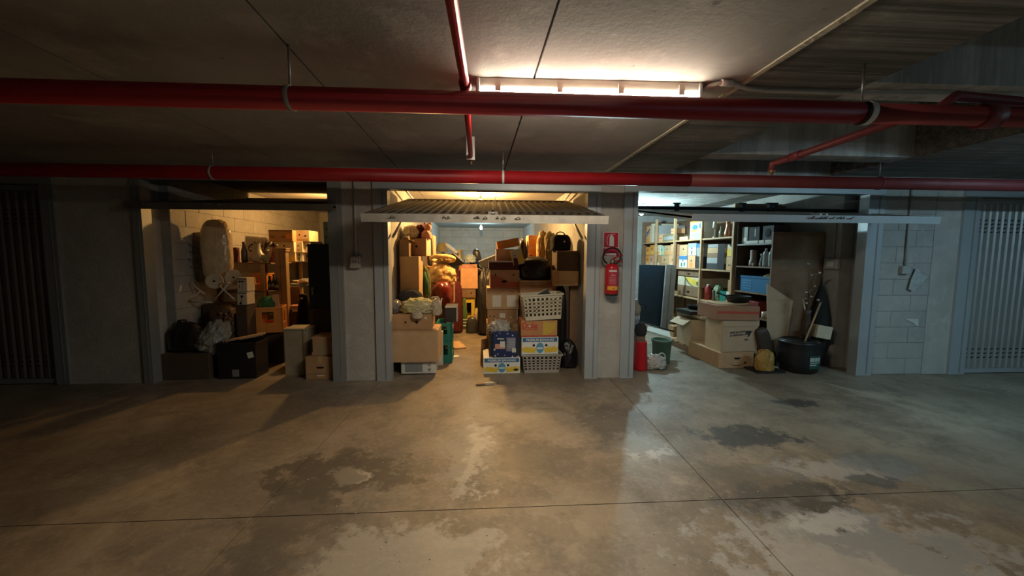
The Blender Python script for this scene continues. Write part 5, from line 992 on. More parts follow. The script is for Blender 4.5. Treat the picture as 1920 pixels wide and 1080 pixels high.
# top shelf, far to near
s = sh('orange and blue striped folder box at the far end of the top shelf', 1206, 1213.5, ZC, 0.40, 'peach', hole=False); s.poly([(0.1,0.5),(0.9,0.75),(0.9,0.85),(0.1,0.6)], cm('navy')); s.poly([(0.1,0.35),(0.9,0.6),(0.9,0.68),(0.1,0.45)], cm('blue')); s.panel(0.2,0.8,0.05,0.25,cm('orange'))
s = sh('white framed board standing on the top shelf', 1214, 1217.5, ZC, 0.44, 'cream', 'framed_board', 'frame', hole=False)
s = sh('grey panel standing behind the white board', 1219, 1227, ZC, 0.38, 'grey', 'grey_board', 'board', hole=False, inset=0.06); s.panel(0.3,0.7,0.1,0.4,pm('grey'),'plate')
s = sh('old brown sewing machine case on the top shelf', 1236, 1259, ZC, 0.15, 'brown', 'machine_case', 'case', hole=False, m=wm('khaki')); s.panel(0.1,0.9,0.2,0.7,cm('grey'),'plate',0.004); MB().tube([(-0.1,0,s.h),(-0.08,0,s.h+0.04),(0.08,0,s.h+0.04),(0.1,0,s.h)], 0.008, 6).build('handle', BLACK, s.o)
s = sh('stack of small pink boxes left of the machine case', 1229, 1235.5, ZC, 0.17, 'peach', 'small_box', hole=False, d=0.14); s.panel(0,1,0.45,0.52,cm('red')); s.panel(0.3,0.7,0.62,0.85,cm('cream'))
s = sh('pair of orange boxes on the machine case', 1251, 1261, ZC+0.152, 0.11, 'orange', 'small_box', hole=False, d=0.2, m=cm('peach')); s.panel(0,1,0.45,0.55,cm('red'))
s = sh('flat salmon box on the top shelf of the second bay', 1267, 1283, ZC, 0.07, 'peach', 'flat_box', hole=False, d=0.2, m=cm('pinkish'))
s = sh('grey board leaning at the back of the second bay top', 1272, 1290, ZC, 0.36, 'khaki', 'grey_board', 'board', hole=False, inset=0.30, d=0.03)
tb = sh('white toy box with blue shapes and a yellow band on the top shelf', 1286, 1313, ZC, 0.34, 'cream', 'toy_box', hole=False, d=0.23, m=mat('white print', (0.7,0.7,0.6)))
tb.disc(0.36,0.66,0.09,cm('blue'),off=0.003,ry=0.05); tb.disc(0.80,0.72,0.08,cm('blue'),off=0.003,ry=0.06); tb.panel(0.12,0.5,0.42,0.54,cm('yellow'),'band',0.003); tb.panel(0.0,1,0.0,0.36,cm('palegreen'),'band'); tb.disc(0.58,0.52,0.03,cm('pinkish'),off=0.004); tb.panel(0,1,0.9,1.0,cm('yellow'),'band',0.002)
def stand(label, px, yt, zb, prof, m, name, cat, parts=(), inset=0.12, wpx=None):
    x0, x1 = px; q = sideY((x0+x1)/2, 470, OFF+inset); r = (x1-x0)/2/721*(q.y+4.6); h = sideY((x0+x1)/2, yt, OFF+inset).z-zb
    o = thing(name, label, cat, (q.x, q.y, zb)); MB().lathe([(a*r, b*h) for a, b in prof], 18).build('body', m, o)
    for nm, pr_, mm in parts: MB().lathe([(a*r, b*h) for a, b in pr_], 18).build(nm, mm, o)
    return o, r, h
COP = mat('copper', (0.50,0.24,0.14), 0.3, 0.7, var=0.2); IVO = mat('ivory ceramic', (0.55,0.47,0.37), 0.35, var=0.12)
stand('slim white table lamp in the third bay top', (1334,1342), 408, ZC, [(0,0),(0.9,0),(0.8,0.05),(0.15,0.1),(0.15,0.55),(0,0.55)], IVO, 'table_lamp', 'lamp', [('shade', [(1,0.5),(0.55,1.0),(0.5,1.0),(0.95,0.5)], PAPER)])
stand('copper pitcher in the third bay top', (1356,1370), 414, ZC, [(0,0),(0.9,0),(1,0.2),(0.7,0.5),(0.5,0.7),(0.55,0.9),(0.7,1),(0.55,1),(0.4,0.85),(0,0.8)], COP, 'pitcher', 'pitcher')
stand('round ivory jar beside the copper pitcher', (1371,1383), 421, ZC, [(0,0),(0.6,0),(0.95,0.2),(0.9,0.45),(0.7,0.52),(0.9,0.62),(0.85,0.9),(0.5,1),(0,1)], IVO, 'jar', 'jar')
stand('greenish bottle between lamp and pitcher', (1346,1354), 424, ZC, [(0,0),(0.9,0),(0.9,0.5),(0.35,0.7),(0.3,1),(0,1)], mat('green glazed', (0,0,0)), 'bottle', 'bottle')
# lower shelves: third bay
s = sh('green crate under the third bay shelf', 1346, 1357, ZA, 0.20, 'green', 'plastic_crate', 'crate', hole=False, m=pm('teal'), open_top=True)
s = sh('white box with a red wave at the front of the lower shelf', 1357.5, 1382, ZA, 0.20, 'white', 'cardboard_box', hole=True); s.poly([(0,0),(1,0),(1,0.25),(0.6,0.45),(0.3,0.4),(0,0.6)], cm('red')); s.poly([(0.1,0.18),(0.9,0.1),(0.9,0.2),(0.1,0.3)], PAPER, off=0.003)
s = sh('kraft carton above the red wave box', 1360, 1382, s.top+0.003, 0.19, 'kraft')
stand('red spray tin on the lower shelf', (1325,1337), 534, ZA, [(0,0),(1,0),(1,0.8),(0.6,0.88),(0.5,1),(0,1)], mat('red tin', (0.42,0.05,0.04), 0.35, 0.2), 'tin', 'tin', [('cap', [(0.55,0.88),(0.55,1.02),(0,1.02)], PAPER)])
stand('grey paint tin right of the red tin', (1339,1345), 545, ZA, [(0,0),(1,0),(1,0.95),(1.04,1),(0,1)], mat('grey tin', (0.25,0.22,0.19), 0.4, 0.4), 'paint_tin', 'tin')
q = sideY(1330, 528, OFF+0.1); soft('green and white rag on the red tin shelf', None, q.y-0.1, 0.15, mat('green rag', (0.45,0.60,0.40), 0.8, var=0, col2=(0.06,0.10,0.05), scale=10), 'rag', 'cloth', 67, 0.25, 3, 0.1, dims=(q.x+0.08, q.x+0.24, ZA+0.002, ZA+0.30), sq=3)
# second bay lower: wooden drawer boxes and a leaf-print carton
y0, y1 = SY(1313), SY(1265)
for k, (za, h, lbl) in enumerate(((ZA, 0.20, 'middle wooden drawer box in the second bay'), (ZA+0.385, 0.13, 'upper wooden drawer box in the second bay'), (Z0, 0.24, 'lower wooden drawer box in the second bay'))):
    s = sh(lbl, 1267, 1312, za, h, 'brown', 'drawer_box', 'drawer', hole=False, m=wm('brown')); s.panel(0.03,0.97,0.1,0.9,wm('brown'),'front',0.012); s.panel(0.45,0.55,0.45,0.55,BLACK,'pull',0.03)
    if k == 0: zl = s.top
s = sh('pale carton with a yellow leaf print between the drawer boxes', 1267, 1312, zl+0.003, 0.175, 'cream', hole=False); s.poly([(0.35,1.0),(0.5,0.4),(0.75,0.1),(0.95,0.3),(0.98,0.6),(0.8,0.72),(0.55,0.98)], cm('yellow')); s.poly([(0.28,1.0),(0.34,1.0),(0.52,0.35),(0.7,0.05),(0.62,0.05),(0.45,0.35)], cm('olive'), off=0.003); s.disc(0.84,0.4,0.04,cm('olive'),off=0.003)
# far end lower: two small blue white cartons
s = sh('small blue and white carton at the far lower shelf, upper', 1206, 1212, ZA+0.203, 0.2, 'white'); s.panel(0,1,0.7,1,cm('blue')); s = sh('small blue and white carton at the far lower shelf, lower', 1206, 1212, ZA, 0.2, 'white'); s.panel(0,1,0.85,1,cm('navy'))
# ---- near dark cupboard with shelves
cu = thing('open_cupboard', 'dark open cupboard nearest the entrance of the right garage', 'cupboard', (VX+OFF+0.02, 0, 0), SKW)
c0, c1 = 0.56, 1.27; DW = wm('dark')
for z in (0.10, 0.62, 0.98, 1.365, 1.70): MB().box(0.0, RD, c0, c1, z-0.02, z).build('shelf_board', SH if z != 1.70 else wm('grey'), cu)
MB().box(0.0, RD, c0-0.022, c0, 0, 1.85).build('side_panel', wm('brown'), cu); MB().box(0.0, RD, c1, c1+0.022, 0, 2.3).build('side_panel', DW, cu); MB().box(RD-0.015, RD, c0, c1, 0, 1.85).build('back_board', DW, cu)
def cup(x, y, z): return Vector((VX+OFF+0.02+x+SKEW*y, y, z))
def cbox(label, x0, x1, y0, y1, z0, h, col, name='box', cat='box', m=None):
    o = thing(name, label, cat, cup((x0+x1)/2, (y0+y1)/2, z0), SKW); MB().box(-(x1-x0)/2, (x1-x0)/2, -(y1-y0)/2, (y1-y0)/2, 0, h, bev=0.004).build('body', m or cm(col), o); o2 = o; return o
o = cbox('tall grey carton standing at the far end of the cupboard top shelf', 0.05, 0.3, 1.12, 1.25, 1.702, 0.26, 'grey', 'tall_carton'); MB().box(-0.127, -0.1245, -0.04, 0.04, 0.04, 0.10).build('label', PAPER, o)
o = cbox('black appliance box on the cupboard top shelf', 0.04, 0.3, 0.86, 1.08, 1.747, 0.2, 'black', 'appliance_box'); MB().box(-0.1325, -0.129, -0.03, -0.015, 0.06, 0.17).build('pale_mark', PAPER, o)
o = cbox('black square speaker on the cupboard top shelf', 0.04, 0.3, 0.59, 0.80, 1.747, 0.2, 'charcoal', 'speaker', 'speaker'); MB().lathe([(0.0,0.0),(0.06,0.002),(0.07,-0.004)], 18, M=T(-0.131, 0, 0.1) @ R3(0, -90, 0)).build('cone', BLACK, o)
for k, (a, b) in enumerate(((0.575, 0.70), (0.72, 0.82), (0.84, 1.10))):
    o = cbox(('white magazine stack nearest the cupboard side','short white magazine stack in the middle of the cupboard','long white magazine stack at the far end')[k], 0.005, 0.24, a, b, 1.702, 0.043, 'white', 'magazine_stack', 'magazines'); MB().box(-0.119, -0.1165, -(b-a)/2+0.01, (b-a)/2-0.01, 0.018, 0.022).build('page_line', cm('grey'), o)
def cst(label, x, y, z, r, h, prof, m, name, cat, parts=()):
    o = thing(name, label, cat, cup(x, y, z)); MB().lathe([(a*r, b*h) for a, b in prof], 16).build('body', m, o)
    for nm, pr_, mm in parts: MB().lathe([(a*r, b*h) for a, b in pr_], 16).build(nm, mm, o)
CLR = mat('clear plastic bottle', (0.60,0.62,0.62), 0.15, var=0.2, scale=30, trans=0.4)
bot = [(0,0),(0.95,0),(1,0.1),(0.9,0.16),(1,0.22),(0.9,0.3),(1,0.36),(0.9,0.44),(1,0.5),(0.95,0.7),(0.5,0.86),(0.35,0.9),(0.35,0.97),(0,0.97)]
for k, y in enumerate((0.62, 0.73)): cst(('clear ribbed plastic bottle nearer the cupboard side','clear ribbed plastic bottle left of its twin')[k], 0.06, y, 1.367, 0.042, 0.26, bot, CLR, 'plastic_bottle', 'bottle', [('cap', [(0.36,0.92),(0.4,1.0),(0,1.0)], PAPER)])
cst('pink lidded jar in the cupboard', 0.09, 1.02, 1.367, 0.06, 0.24, [(0,0),(0.9,0),(1,0.1),(0.9,0.35),(0.7,0.42),(0.75,0.9),(0.7,1),(0,1)], mat('dusty pink', (0.36,0.23,0.20), 0.5, var=0.2), 'lidded_jar', 'jar')
cst('dark ornament jar between pink jar and bottles', 0.12, 0.86, 1.367, 0.05, 0.2, [(0,0),(0.9,0),(1,0.3),(0.6,0.7),(0.8,0.9),(0,1)], mat('dark stone', (0.09,0.09,0.08), 0.6), 'ornament', 'ornament')
for k, y in enumerate((0.94, 0.80)): cst(('tiny white egg cup by the pink jar','tiny white egg cup by the bottles')[k], 0.03, y, 1.367, 0.018, 0.04, [(0,0),(0.8,0),(0.4,0.4),(1,0.8),(0.9,1),(0,0.9)], PAPER, 'egg_cup', 'cup')
q = Bx.__new__(Bx)
o = thing('storage_crate', 'blue plastic storage crate in the cupboard', 'crate', cup(0.17, 0.88, 0.982), SKW); b = MB(); b.box(-0.15, 0.15, -0.30, 0.30, 0, 0.02).box(-0.15, -0.14, -0.30, 0.30, 0.02, 0.24).box(0.14, 0.15, -0.30, 0.30, 0.02, 0.24).box(-0.14, 0.14, -0.30, -0.29, 0.02, 0.24).box(-0.14, 0.14, 0.29, 0.30, 0.02, 0.24); BLUP = mat('blue crate plastic', (0.03,0.16,0.33), 0.4, var=0.15); b.build('body', BLUP, o)
MB().box(-0.158, -0.15, -0.30, 0.30, 0.21, 0.24).box(-0.15, 0.15, -0.308, -0.30, 0.21, 0.24).build('rim', BLUP, o)
for k in range(4): MB().box(-0.154, -0.15, 0.06, 0.26, 0.04+0.04*k, 0.055+0.04*k).build('rib', mat('pale blue rib', (0.10,0.28,0.46), 0.4), o)
soft('pale cloth lying in the blue storage crate', None, 0.62, 0.26, fm('khaki'), 'cloth', 'cloth', 68, 0.2, 3, 0.1, dims=(cup(0.06,0.7,0).x, cup(0.28,0.7,0).x, 1.10, 1.27))
cbox('red metal toolbox on the low cupboard shelf', 0.04, 0.32, 0.80, 1.15, 0.622, 0.22, 'red', 'toolbox', 'toolbox', mat('dark red enamel', (0.22,0.03,0.022), 0.45, var=0.2))
cst('white mug on the low cupboard shelf', 0.05, 0.67, 0.622, 0.045, 0.10, [(0,0),(0.85,0),(1,0.2),(1,1),(0.9,1),(0.85,0.2),(0,0.15)], IVO, 'mug', 'cup')
# silver ornaments and dried branches at the cupboard side
o = thing('dried_branch_vase', 'tall vase with dried branches and silver ornaments beside the cupboard', 'vase', (P(1525, 690, 0.23).x-0.11, 0.25, 0.425))
MB().lathe([(0,0),(0.045,0),(0.055,0.06),(0.045,0.2),(0.03,0.32),(0.04,0.38),(0.03,0.385),(0,0.36)], 16).build('vase', mat('dark bronze vase', (0.06,0.045,0.035), 0.4), o)
for k in range(12):
    a = k*1.1; r = 0.04+0.07*random.random(); zt_ = random.uniform(0.62, 1.06)
    MB().tube([(0,0,0.35),(r*0.5*math.cos(a),r*0.3*math.sin(a),zt_*0.85),(r*math.cos(a),r*0.5*math.sin(a),zt_)], [0.006,0.004,0.003], 5).build('branch', mat('dry twig', (0.20,0.13,0.07), 0.8), o)
    MB().lathe([(0.0,-0.02),(0.018,-0.008),(0.02,0.006),(0.0,0.02)], 8, c=(r*math.cos(a), r*0.5*math.sin(a)-0.01, zt_-0.05*(k % 4))).build('ornament', mat('silver ball', (0.55,0.53,0.50), 0.25, 0.7), o)
# ---- floor, left side of the right garage
o = thing('leaning_panel', 'big dark blue panel leaning before the far shelves', 'panel', (P(1222,628,2.75).x, 2.80, 0.0), rot=(math.radians(-3), math.radians(1.5), 0))
wv = P(1250,560,2.75).x-P(1197,560,2.75).x; hv = P(1222,497,2.75).z
MB().box(-wv/2, wv/2, -0.02, 0.02, 0, hv, bev=0.004).build('sheet', mat('dark blue board', (0.009,0.023,0.038), 0.4, var=0.45, scale=4), o); MB().box(-wv/2+0.03, wv/2-0.03, -0.024, -0.019, hv*0.04, hv*0.06).build('scratch', mat('pale blue rib', (0,0,0)), o)
o = thing('grey_plank', 'grey weathered plank leaning at the right edge of the blue panel', 'plank', (P(1251,628,2.62).x, 2.70, 0.0), rot=(math.radians(-3), math.radians(4), 0)); wg = 21/721*7.2
MB().box(-wg/2, wg/2, -0.02, 0.02, 0, hv+0.01, bev=0.004).build('board', mat('grey weathered wood', (0.25,0.235,0.225), 0.8, var=0.25, scale=6, bump=0.2), o); MB().box(-0.004, 0.004, -0.022, -0.019, 0.02, hv-0.05).build('groove', cm('charcoal'), o)
o, r, h = lathed('grey plastic drainpipe standing at the left jamb of the right garage', (1184,1201,592,694), 0.45, [(0,0),(0.9,0),(0.9,0.9),(1.0,0.91),(1.0,1),(0.85,1),(0.8,0.9),(0,0.88)], mat('grey pvc', (0.40,0.43,0.46), 0.45, var=0.12), 'drainpipe', 'pipe', z0=0.0)
o, r, h = lathed('beige jug with a rope stuck on the grey drainpipe', (1187,1205,563,592), 0.44, [(0,0),(0.7,0),(1,0.3),(0.9,0.6),(0.4,0.75),(0.4,1),(0,1)], mat('beige clay', (0.46,0.36,0.25), 0.6, var=0.25), 'clay_jug', 'jug', z0=h+0.002); MB().torus(0.05, 0.007, 16, 6, M=T(r+0.02, 0, h*0.5) @ R3(90)).build('rope_loop', fm('charcoal'), o)
o, r, h = lathed('bright red plastic tub with brushes by the left jamb of the right garage', (1193,1219,642,696), 0.24, [(0,0),(0.95,0),(1,0.04),(0.84,0.97),(0.9,1),(0.8,1),(0.76,0.9),(0,0.85)], mat('bright red plastic', (0.62,0.012,0.02), 0.35, var=0.12), 'red_tub', 'tub', z0=0.0)
MB().tube([(0.02,0,h*0.7),(0.05,0,h*1.25),(0.075,0,h*1.55)], 0.014, 8).build('brush_stick', wm('tan'), o); b = blob(0.15, 0.12, 0.20, 70, 0.12, 3, 3, 1.0, 2.2, 0.1); b.build('bristles', fm('charcoal'), o, (0.0, 0.02, h*1.12)); MB().box(-0.06,0.05,-0.02,0.03,h*0.8,h*1.16).build('brush_block', wm('brown'), o)
CB = mat('clear crumpled bag', (0.55,0.54,0.50), 0.18, var=0.3, scale=12, bump=0.7, bscale=14)
o = soft('crumpled clear plastic bag with a loop handle beside the red tub', (1215,1258,668,702), 0.24, 0.26, CB, 'plastic_bag', 'bag', 71, 0.24, 2.8, 0.2, 7, z0=0.0, sub=5); MB().torus(0.045, 0.010, 18, 6, M=T(0.07, -0.04, 0.17) @ R3(80, 20)).build('handle', CB, o)
GB, r, h = lathed('green plastic bin with a pale sheet over it', (1230,1266,640,690), 0.52, [(0,0),(0.82,0),(0.85,0.04),(0.97,0.9),(1.05,0.92),(1.05,1),(0.95,1),(0.9,0.9),(0,0.85)], mat('dull green plastic', (0.08,0.15,0.10), 0.45, var=0.15), 'green_bin', 'bin', z0=0.0, seg=24)
o = thing('foam_sheet', 'white foam sheet resting on the green bin', 'sheet', (P(1243,634,0.75).x, 0.98, h+0.06), rot=(math.radians(8), math.radians(14), math.radians(-20))); MB().box(-0.24, 0.20, -0.16, 0.16, -0.012, 0.012, bev=0.004).build('sheet', mat('white foam', (0.66,0.68,0.62), 0.8, var=0.08), o)
MB().tube([(-0.24, 0.10, 0.03), (0.26, 0.14, 0.022)], 0.012, 8).build('stick', cm('charcoal'), o)
# ---- pallet and boxes in the middle
pz = 0.105
pa_ = P(1267, 650, 1.9); 
pal = thing('wooden_pallet', 'wooden pallet under the middle boxes of the right garage', 'pallet', (VX+3.66+SKEW*1.25, 1.25, 0.0), SKW)
for k in range(4): MB().box(-0.36, 0.36, -0.12+k*0.20, 0.02+k*0.20, pz-0.018, pz).build('deck_plank', wm('kraft'), pal)
for x in (-0.36, -0.04, 0.28): MB().box(x, x+0.08, -0.12, 0.62, 0.018, pz-0.019).build('bearer', wm('brown'), pal); MB().box(x, x+0.08, -0.12, 0.62, 0.0, 0.017).build('bottom_plank', wm('brown'), pal)
s = Bx('long kraft carton with a smile arrow on the floor of the right garage', (1345,1412,661,696), 0.34, 0.75, 'tan', z0=0.0, seam=False)
pts = [(0.28+0.48*i/10, 0.34-0.16*math.sin(math.pi*i/10)) for i in range(11)]; s.poly(pts+[(u, v-0.035*math.sin(math.pi*i/10)-0.012) for i, (u, v) in reversed(list(enumerate(pts)))], INK, 'smile_mark'); s.poly([(0.70,0.38),(0.80,0.40),(0.76,0.24)], INK, 'smile_arrow'); s.poly([(0.42,0.68),(0.62,0.68),(0.58,0.56),(0.46,0.56)], BLACK, 'hand_hole', 0.003); s.side(-1, 0.03, 0.97, 0.02, 0.98, cm('kraft'), 'side')
t = Bx('tall kraft moving box with a dark printed bird logo', (1353,1421,600,660), 0.36, 0.40, 'pale', z0=s.top+0.003, m=mat('card moving', (0.55,0.41,0.27), 0.8, var=0.12, scale=9), seam=False); t.panel(-0.01,1.01,0.80,1.0,mat('card moving', (0,0,0)),'lid',0.01); t.side(-1,0,1,0.05,0.95,cm('pale'),'side')
random.seed(5)
for row, (v, u0, u1) in enumerate(((0.57, 0.20, 0.66), (0.48, 0.20, 0.70))):
    u = u0
    while u < u1:
        w = random.uniform(0.018, 0.035); hh_ = random.uniform(0.045, 0.07); tl_ = 0.05*(u-u0)/(u1-u0); t.poly([(u, v+tl_), (u+w, v+tl_+0.008), (u+w+0.012, v+tl_+hh_), (u+0.012, v+tl_+hh_-0.008)], INK, 'logo_stroke'); u += w+0.014
t.poly([(0.62,0.60),(0.72,0.66),(0.80,0.66),(0.84,0.62),(0.80,0.60),(0.76,0.50),(0.70,0.46),(0.72,0.55)], INK, 'logo_bird'); t.panel(0.62,0.72,0.36,0.40,INK,'logo_text')
L = Bx('shallow reddish box lid on the tall moving box', (1342,1424,574,606), 0.32, 0.46, 'kraft', z0=t.top+0.003, m=mat('card reddish', (0.42,0.22,0.13), 0.8, var=0.15, scale=9), roll=1.5); L.panel(0,1,0.45,0.62,cm('red'),'band'); MB().box(-L.w*0.35, L.w*0.35, -L.d*0.3, L.d*0.32, L.h, L.h+0.02, M=R3(0, -3, 6)).build('loose_flap', cm('tan'), L.o)
o, r, h = lathed('black iron pan on the reddish lid', (1376,1420,557,572), 0.40, [(0,0),(0.8,0),(1,0.9),(1.02,1),(0.94,1),(0.78,0.15),(0,0.12)], mat('black iron', (0.014,0.014,0.014), 0.5, 0.2), 'iron_pan', 'pan', z0=L.top+0.03); MB().tube([(-r*0.95,0,h*0.9),(-r*1.5,0.0,h*1.3),(-r*1.9,0.0,h*1.5)], 0.010, 8).build('handle', MATS['black iron'], o)
m1 = Bx('open kraft carton with torn flaps on the pallet', (1294,1349,600,652), 1.15, 0.42, 'kraft', z0=pz+0.002, m=mat('card moving', (0,0,0)), open_top=True); m1.disc(0.78,0.3,0.09,BLACK,'shadow_hole',off=0.002) if False else None
o = thing('cardboard_flap_sheet', 'loose cardboard sheet lying across the open carton', 'cardboard', (m1.x+0.05, 1.24, m1.top+0.035), rot=(math.radians(4), math.radians(3), math.radians(8))); MB().box(-0.20, 0.24, -0.18, 0.20, -0.01, 0.03, bev=0.003).build('sheet', cm('pale'), o)
b1 = Bx('black binder case on the loose cardboard sheet', (1290,1345,583,600), 1.16, 0.36, 'black', 'binder_case', 'case', z0=m1.top+0.08, rz=5, seam=False); b1.panel(0.0,1,0.8,1.0,cm('grey'),'pale_rim',0.004)
o = lathed('black cooking pot on the binder case', (1298,1326,574,585), 1.25, [(0,0),(0.9,0),(1,0.9),(1.05,1),(0.95,1),(0.85,0.1),(0,0.08)], mat('black iron', (0,0,0)), 'cooking_pot', 'pot', z0=b1.top+0.002)[0]
lathed('white plastic cup beside the cooking pot', (1331,1342,572,588), 1.2, [(0,0),(0.8,0),(1,0.9),(1.05,1),(0.9,1),(0,0.2)], IVO, 'plastic_cup', 'cup', z0=b1.top+0.002)
Bx('small kraft box on the floor behind the pallet end', (1262,1282,612,634), 2.35, 0.2, 'kraft', z0=0.0)
Bx('slim dark crate standing between the pallet and shelves', (1276,1290,600,634), 2.1, 0.14, 'charcoal', 'dark_crate', 'crate', z0=0.0, m=pm('charcoal'), seam=False)
# ---- near right corner
o = thing('cardboard_sheet', 'big cut cardboard sheet leaning by the cupboard', 'cardboard', (P(1470,600,0.42).x, 0.495, 0.0), rot=(math.radians(-1.5), 0, 0))
xx = P(1470,600,.42).x; pts = [(P(a, b, .42).x-xx, P(a, b, .42).z) for a, b in ((1447,606),(1480,650),(1478,662),(1497,566),(1448,533))]; pts = [(P(1447,640,.42).x-xx, 0.30)] + [(P(1478,655,.42).x-xx, 0.05)] + pts[3:]
MB().plate(pts, -0.006, 0.006).build('sheet', mat('card moving', (0,0,0)), o); MB().box(-0.002, 0.002, -0.0075, -0.005, 0.35, 0.55, M=R3(0, -28, 0)).build('crease', cm('brown'), o)
o = soft('brown padded chair seat standing on edge beside the moving box', (1437,1462,612,690), 0.30, 0.11, mat('brown vinyl', (0.06,0.038,0.024), 0.5, var=0.3, bump=0.15), 'chair_seat', 'seat', 74, 0.04, 1.4, 0.0, z0=0.03, sq=4.5, flat=1.0, roll=-17)
soft('yellow plastic bag slumped at the foot of the moving box', (1419,1456,652,686), 0.06, 0.17, mat('ochre bag', (0.48,0.28,0.06), 0.45, var=0.3, bump=0.4), 'plastic_bag', 'bag', 75, 0.2, 2.4, 0.14, dims=(P(1421,670,.1).x, P(1456,670,.1).x, 0.022, P(1438,655,.1).z))
Bx('flat black mat under the yellow bag', (1420,1474,692,699), 0.08, 0.32, 'black', 'rubber_mat', 'mat', z0=0.0, h=0.02, m=pm('black', 0.6), seam=False)
o, r, h = lathed('black round drum with a white printed label in the right corner', (1490,1558,645,706), -0.02, [(0,0),(0.75,0),(0.92,0.06),(1,0.3),(1,0.7),(0.94,0.9),(0.97,0.93),(0.97,0.98),(0.88,1),(0,1)], mat('black drum plastic', (0.014,0.014,0.016), 0.4, var=0.2), 'black_drum', 'drum', z0=0.0, seg=32)
GL = mat('pale green label', (0.42,0.52,0.48), 0.6, var=0.1); GD = mat('dark green label', (0.02,0.08,0.055), 0.6, var=0)
def curved(o, r, a0, a1, z0, z1, m, name, off=0.002, n=10):
    return MB().grid(lambda u, v: ((r+off)*math.cos(a0+(a1-a0)*u), (r+off)*math.sin(a0+(a1-a0)*u), z0+(z1-z0)*v), n, 1).build(name, m, o)
c_ = -math.pi/2+0.12
curved(o, r, c_-0.28, c_+0.42, h*0.20, h*0.62, GD, 'label_ground'); curved(o, r, c_-0.27, c_-0.03, h*0.44, h*0.56, GL, 'label_letters', 0.004); curved(o, r, c_-0.01, c_+0.18, h*0.44, h*0.56, GL, 'label_letters', 0.004); curved(o, r, c_+0.20, c_+0.40, h*0.44, h*0.56, GL, 'label_letters', 0.004); curved(o, r, c_-0.27, c_+0.40, h*0.385, h*0.41, GL, 'label_line', 0.004); curved(o, r, c_-0.27, c_+0.10, h*0.31, h*0.35, GL, 'label_line', 0.004)
zd = h
MB().torus(r*0.8, 0.012, 28, 6, M=T(0,0,h)).build('lid_ring', MATS['black drum plastic'], o)
o = soft('black rubbish sack crushed to the left of the drum', (1476,1500,640,700), 0.04, 0.2, BB, 'bin_bag', 'bag', 77, 0.1, 2, 0.05, dims=(P(1477,670,.04).x, P(1491,670,.04).x, 0, 0.36)) if False else None
def pole(label, a, b, r=0.012, m=None):
    o = thing('wooden_pole', label, 'pole', a); MB().tube([Vector((0,0,0)), Vector(b)-Vector(a)], r, 8).build('shaft', m or wm('tan'), o); MB().tube([(Vector(b)-Vector(a))*0.97, (Vector(b)-Vector(a))*1.0], r*1.3, 8).build('tip', wm('brown'), o)
pole('thin bright bamboo pole leaning over the drum', P(1507,646,0.13), P(1539,566,0.25)); pole('second wooden pole crossing behind the bright one', P(1484,664,0.40), P(1528,598,0.43)); pole('short grey stick leaning on the dried branch vase', P(1515,612,0.26), P(1505,556,0.28), 0.010, ROD)
o, r, h = lathed('tall closed black parasol standing by the right garage jamb', (1533,1566,530,690), 0.29, [(0,0),(0.25,0.0),(0.4,0.02),(0.75,0.2),(0.95,0.4),(0.9,0.6),(0.55,0.8),(0.28,0.92),(0.12,0.97),(0.1,1),(0,1)], mat('black parasol cloth', (0.016,0.017,0.015), 0.9, var=0.3), 'closed_parasol', 'parasol', z0=0.0)
MB().tube([(0,0,h),(0,0,h+0.06)], 0.012, 8).build('finial', cm('charcoal'), o); MB().torus(r*0.92, 0.012, 20, 6, M=T(0,0,h*0.45)).build('strap', fm('charcoal'), o)
Bx('cream carton tilted on the black drum', (1528,1557,634,660), 0.22, 0.12, 'cream', 'small_carton', z0=zd+0.014, roll=10, seam=False, h=0.17)
# switch box on the side wall
q = sideY(1560, 495, wallR-0.03); o = thing('switch_box', 'grey switch box with a conduit on the right garage wall', 'switch', q, SKW); MB().box(-0.03, 0.028, -0.10, 0.10, -0.07, 0.07, bev=0.006).build('box', GREYP, o); MB().box(-0.035, -0.03, -0.05, 0.05, -0.04, 0.04).build('plate', WHITEP, o); MB().tube([(0.012,0,0.07),(0.012,0,0.72)], 0.010, 8).build('conduit', GREYP, o)
# ================================================================ things on the pillars
# fire extinguisher sign and extinguisher
SR = mat('sign red', (0.50,0.010,0.035), 0.4, var=0.05); SW = mat('sign white', (0.72,0.68,0.66), 0.5, var=0.04)
x0, x1, z0, z1 = span((1131,1160,435,465), -0.002); w, h = x1-x0, z1-z0; w = max(w, 0.18)
sg = thing('fire_sign', 'red fire extinguisher sign on the right concrete pillar', 'sign', ((x0+x1)/2, -0.006, z0))
MB().box(-w/2, w/2, 0, 0.005, 0, h).build('white_border', SW, sg); MB().box(-w/2+0.008, w/2-0.008, -0.002, 0.003, 0.008, h-0.008).build('red_field', SR, sg)
ic = MB(); ic.plate([(-0.02,0.022),(0.035,0.022),(0.035,0.12),(0.022,0.145),(0.012,0.15),(0.012,0.165),(-0.004,0.165),(-0.004,0.15),(-0.012,0.145),(-0.02,0.12)], -0.004, -0.001); ic.tube([(0.004,-0.003,0.162),(0.03,-0.003,0.170),(0.048,-0.003,0.158)], 0.004, 6)
ic.tube([(-0.004,-0.003,0.160),(-0.03,-0.003,0.155),(-0.048,-0.003,0.125),(-0.05,-0.003,0.08),(-0.04,-0.003,0.035)], 0.004, 6); ic.build('extinguisher_icon', SW, sg)
x0, x1, z0b, z1b = span((1131,1160,466,481), -0.002)
sb = thing('fire_instruction_sign', 'small red and white instruction plate below the fire sign', 'sign', ((x0+x1)/2, -0.006, z0b)); hb = z1b-z0b
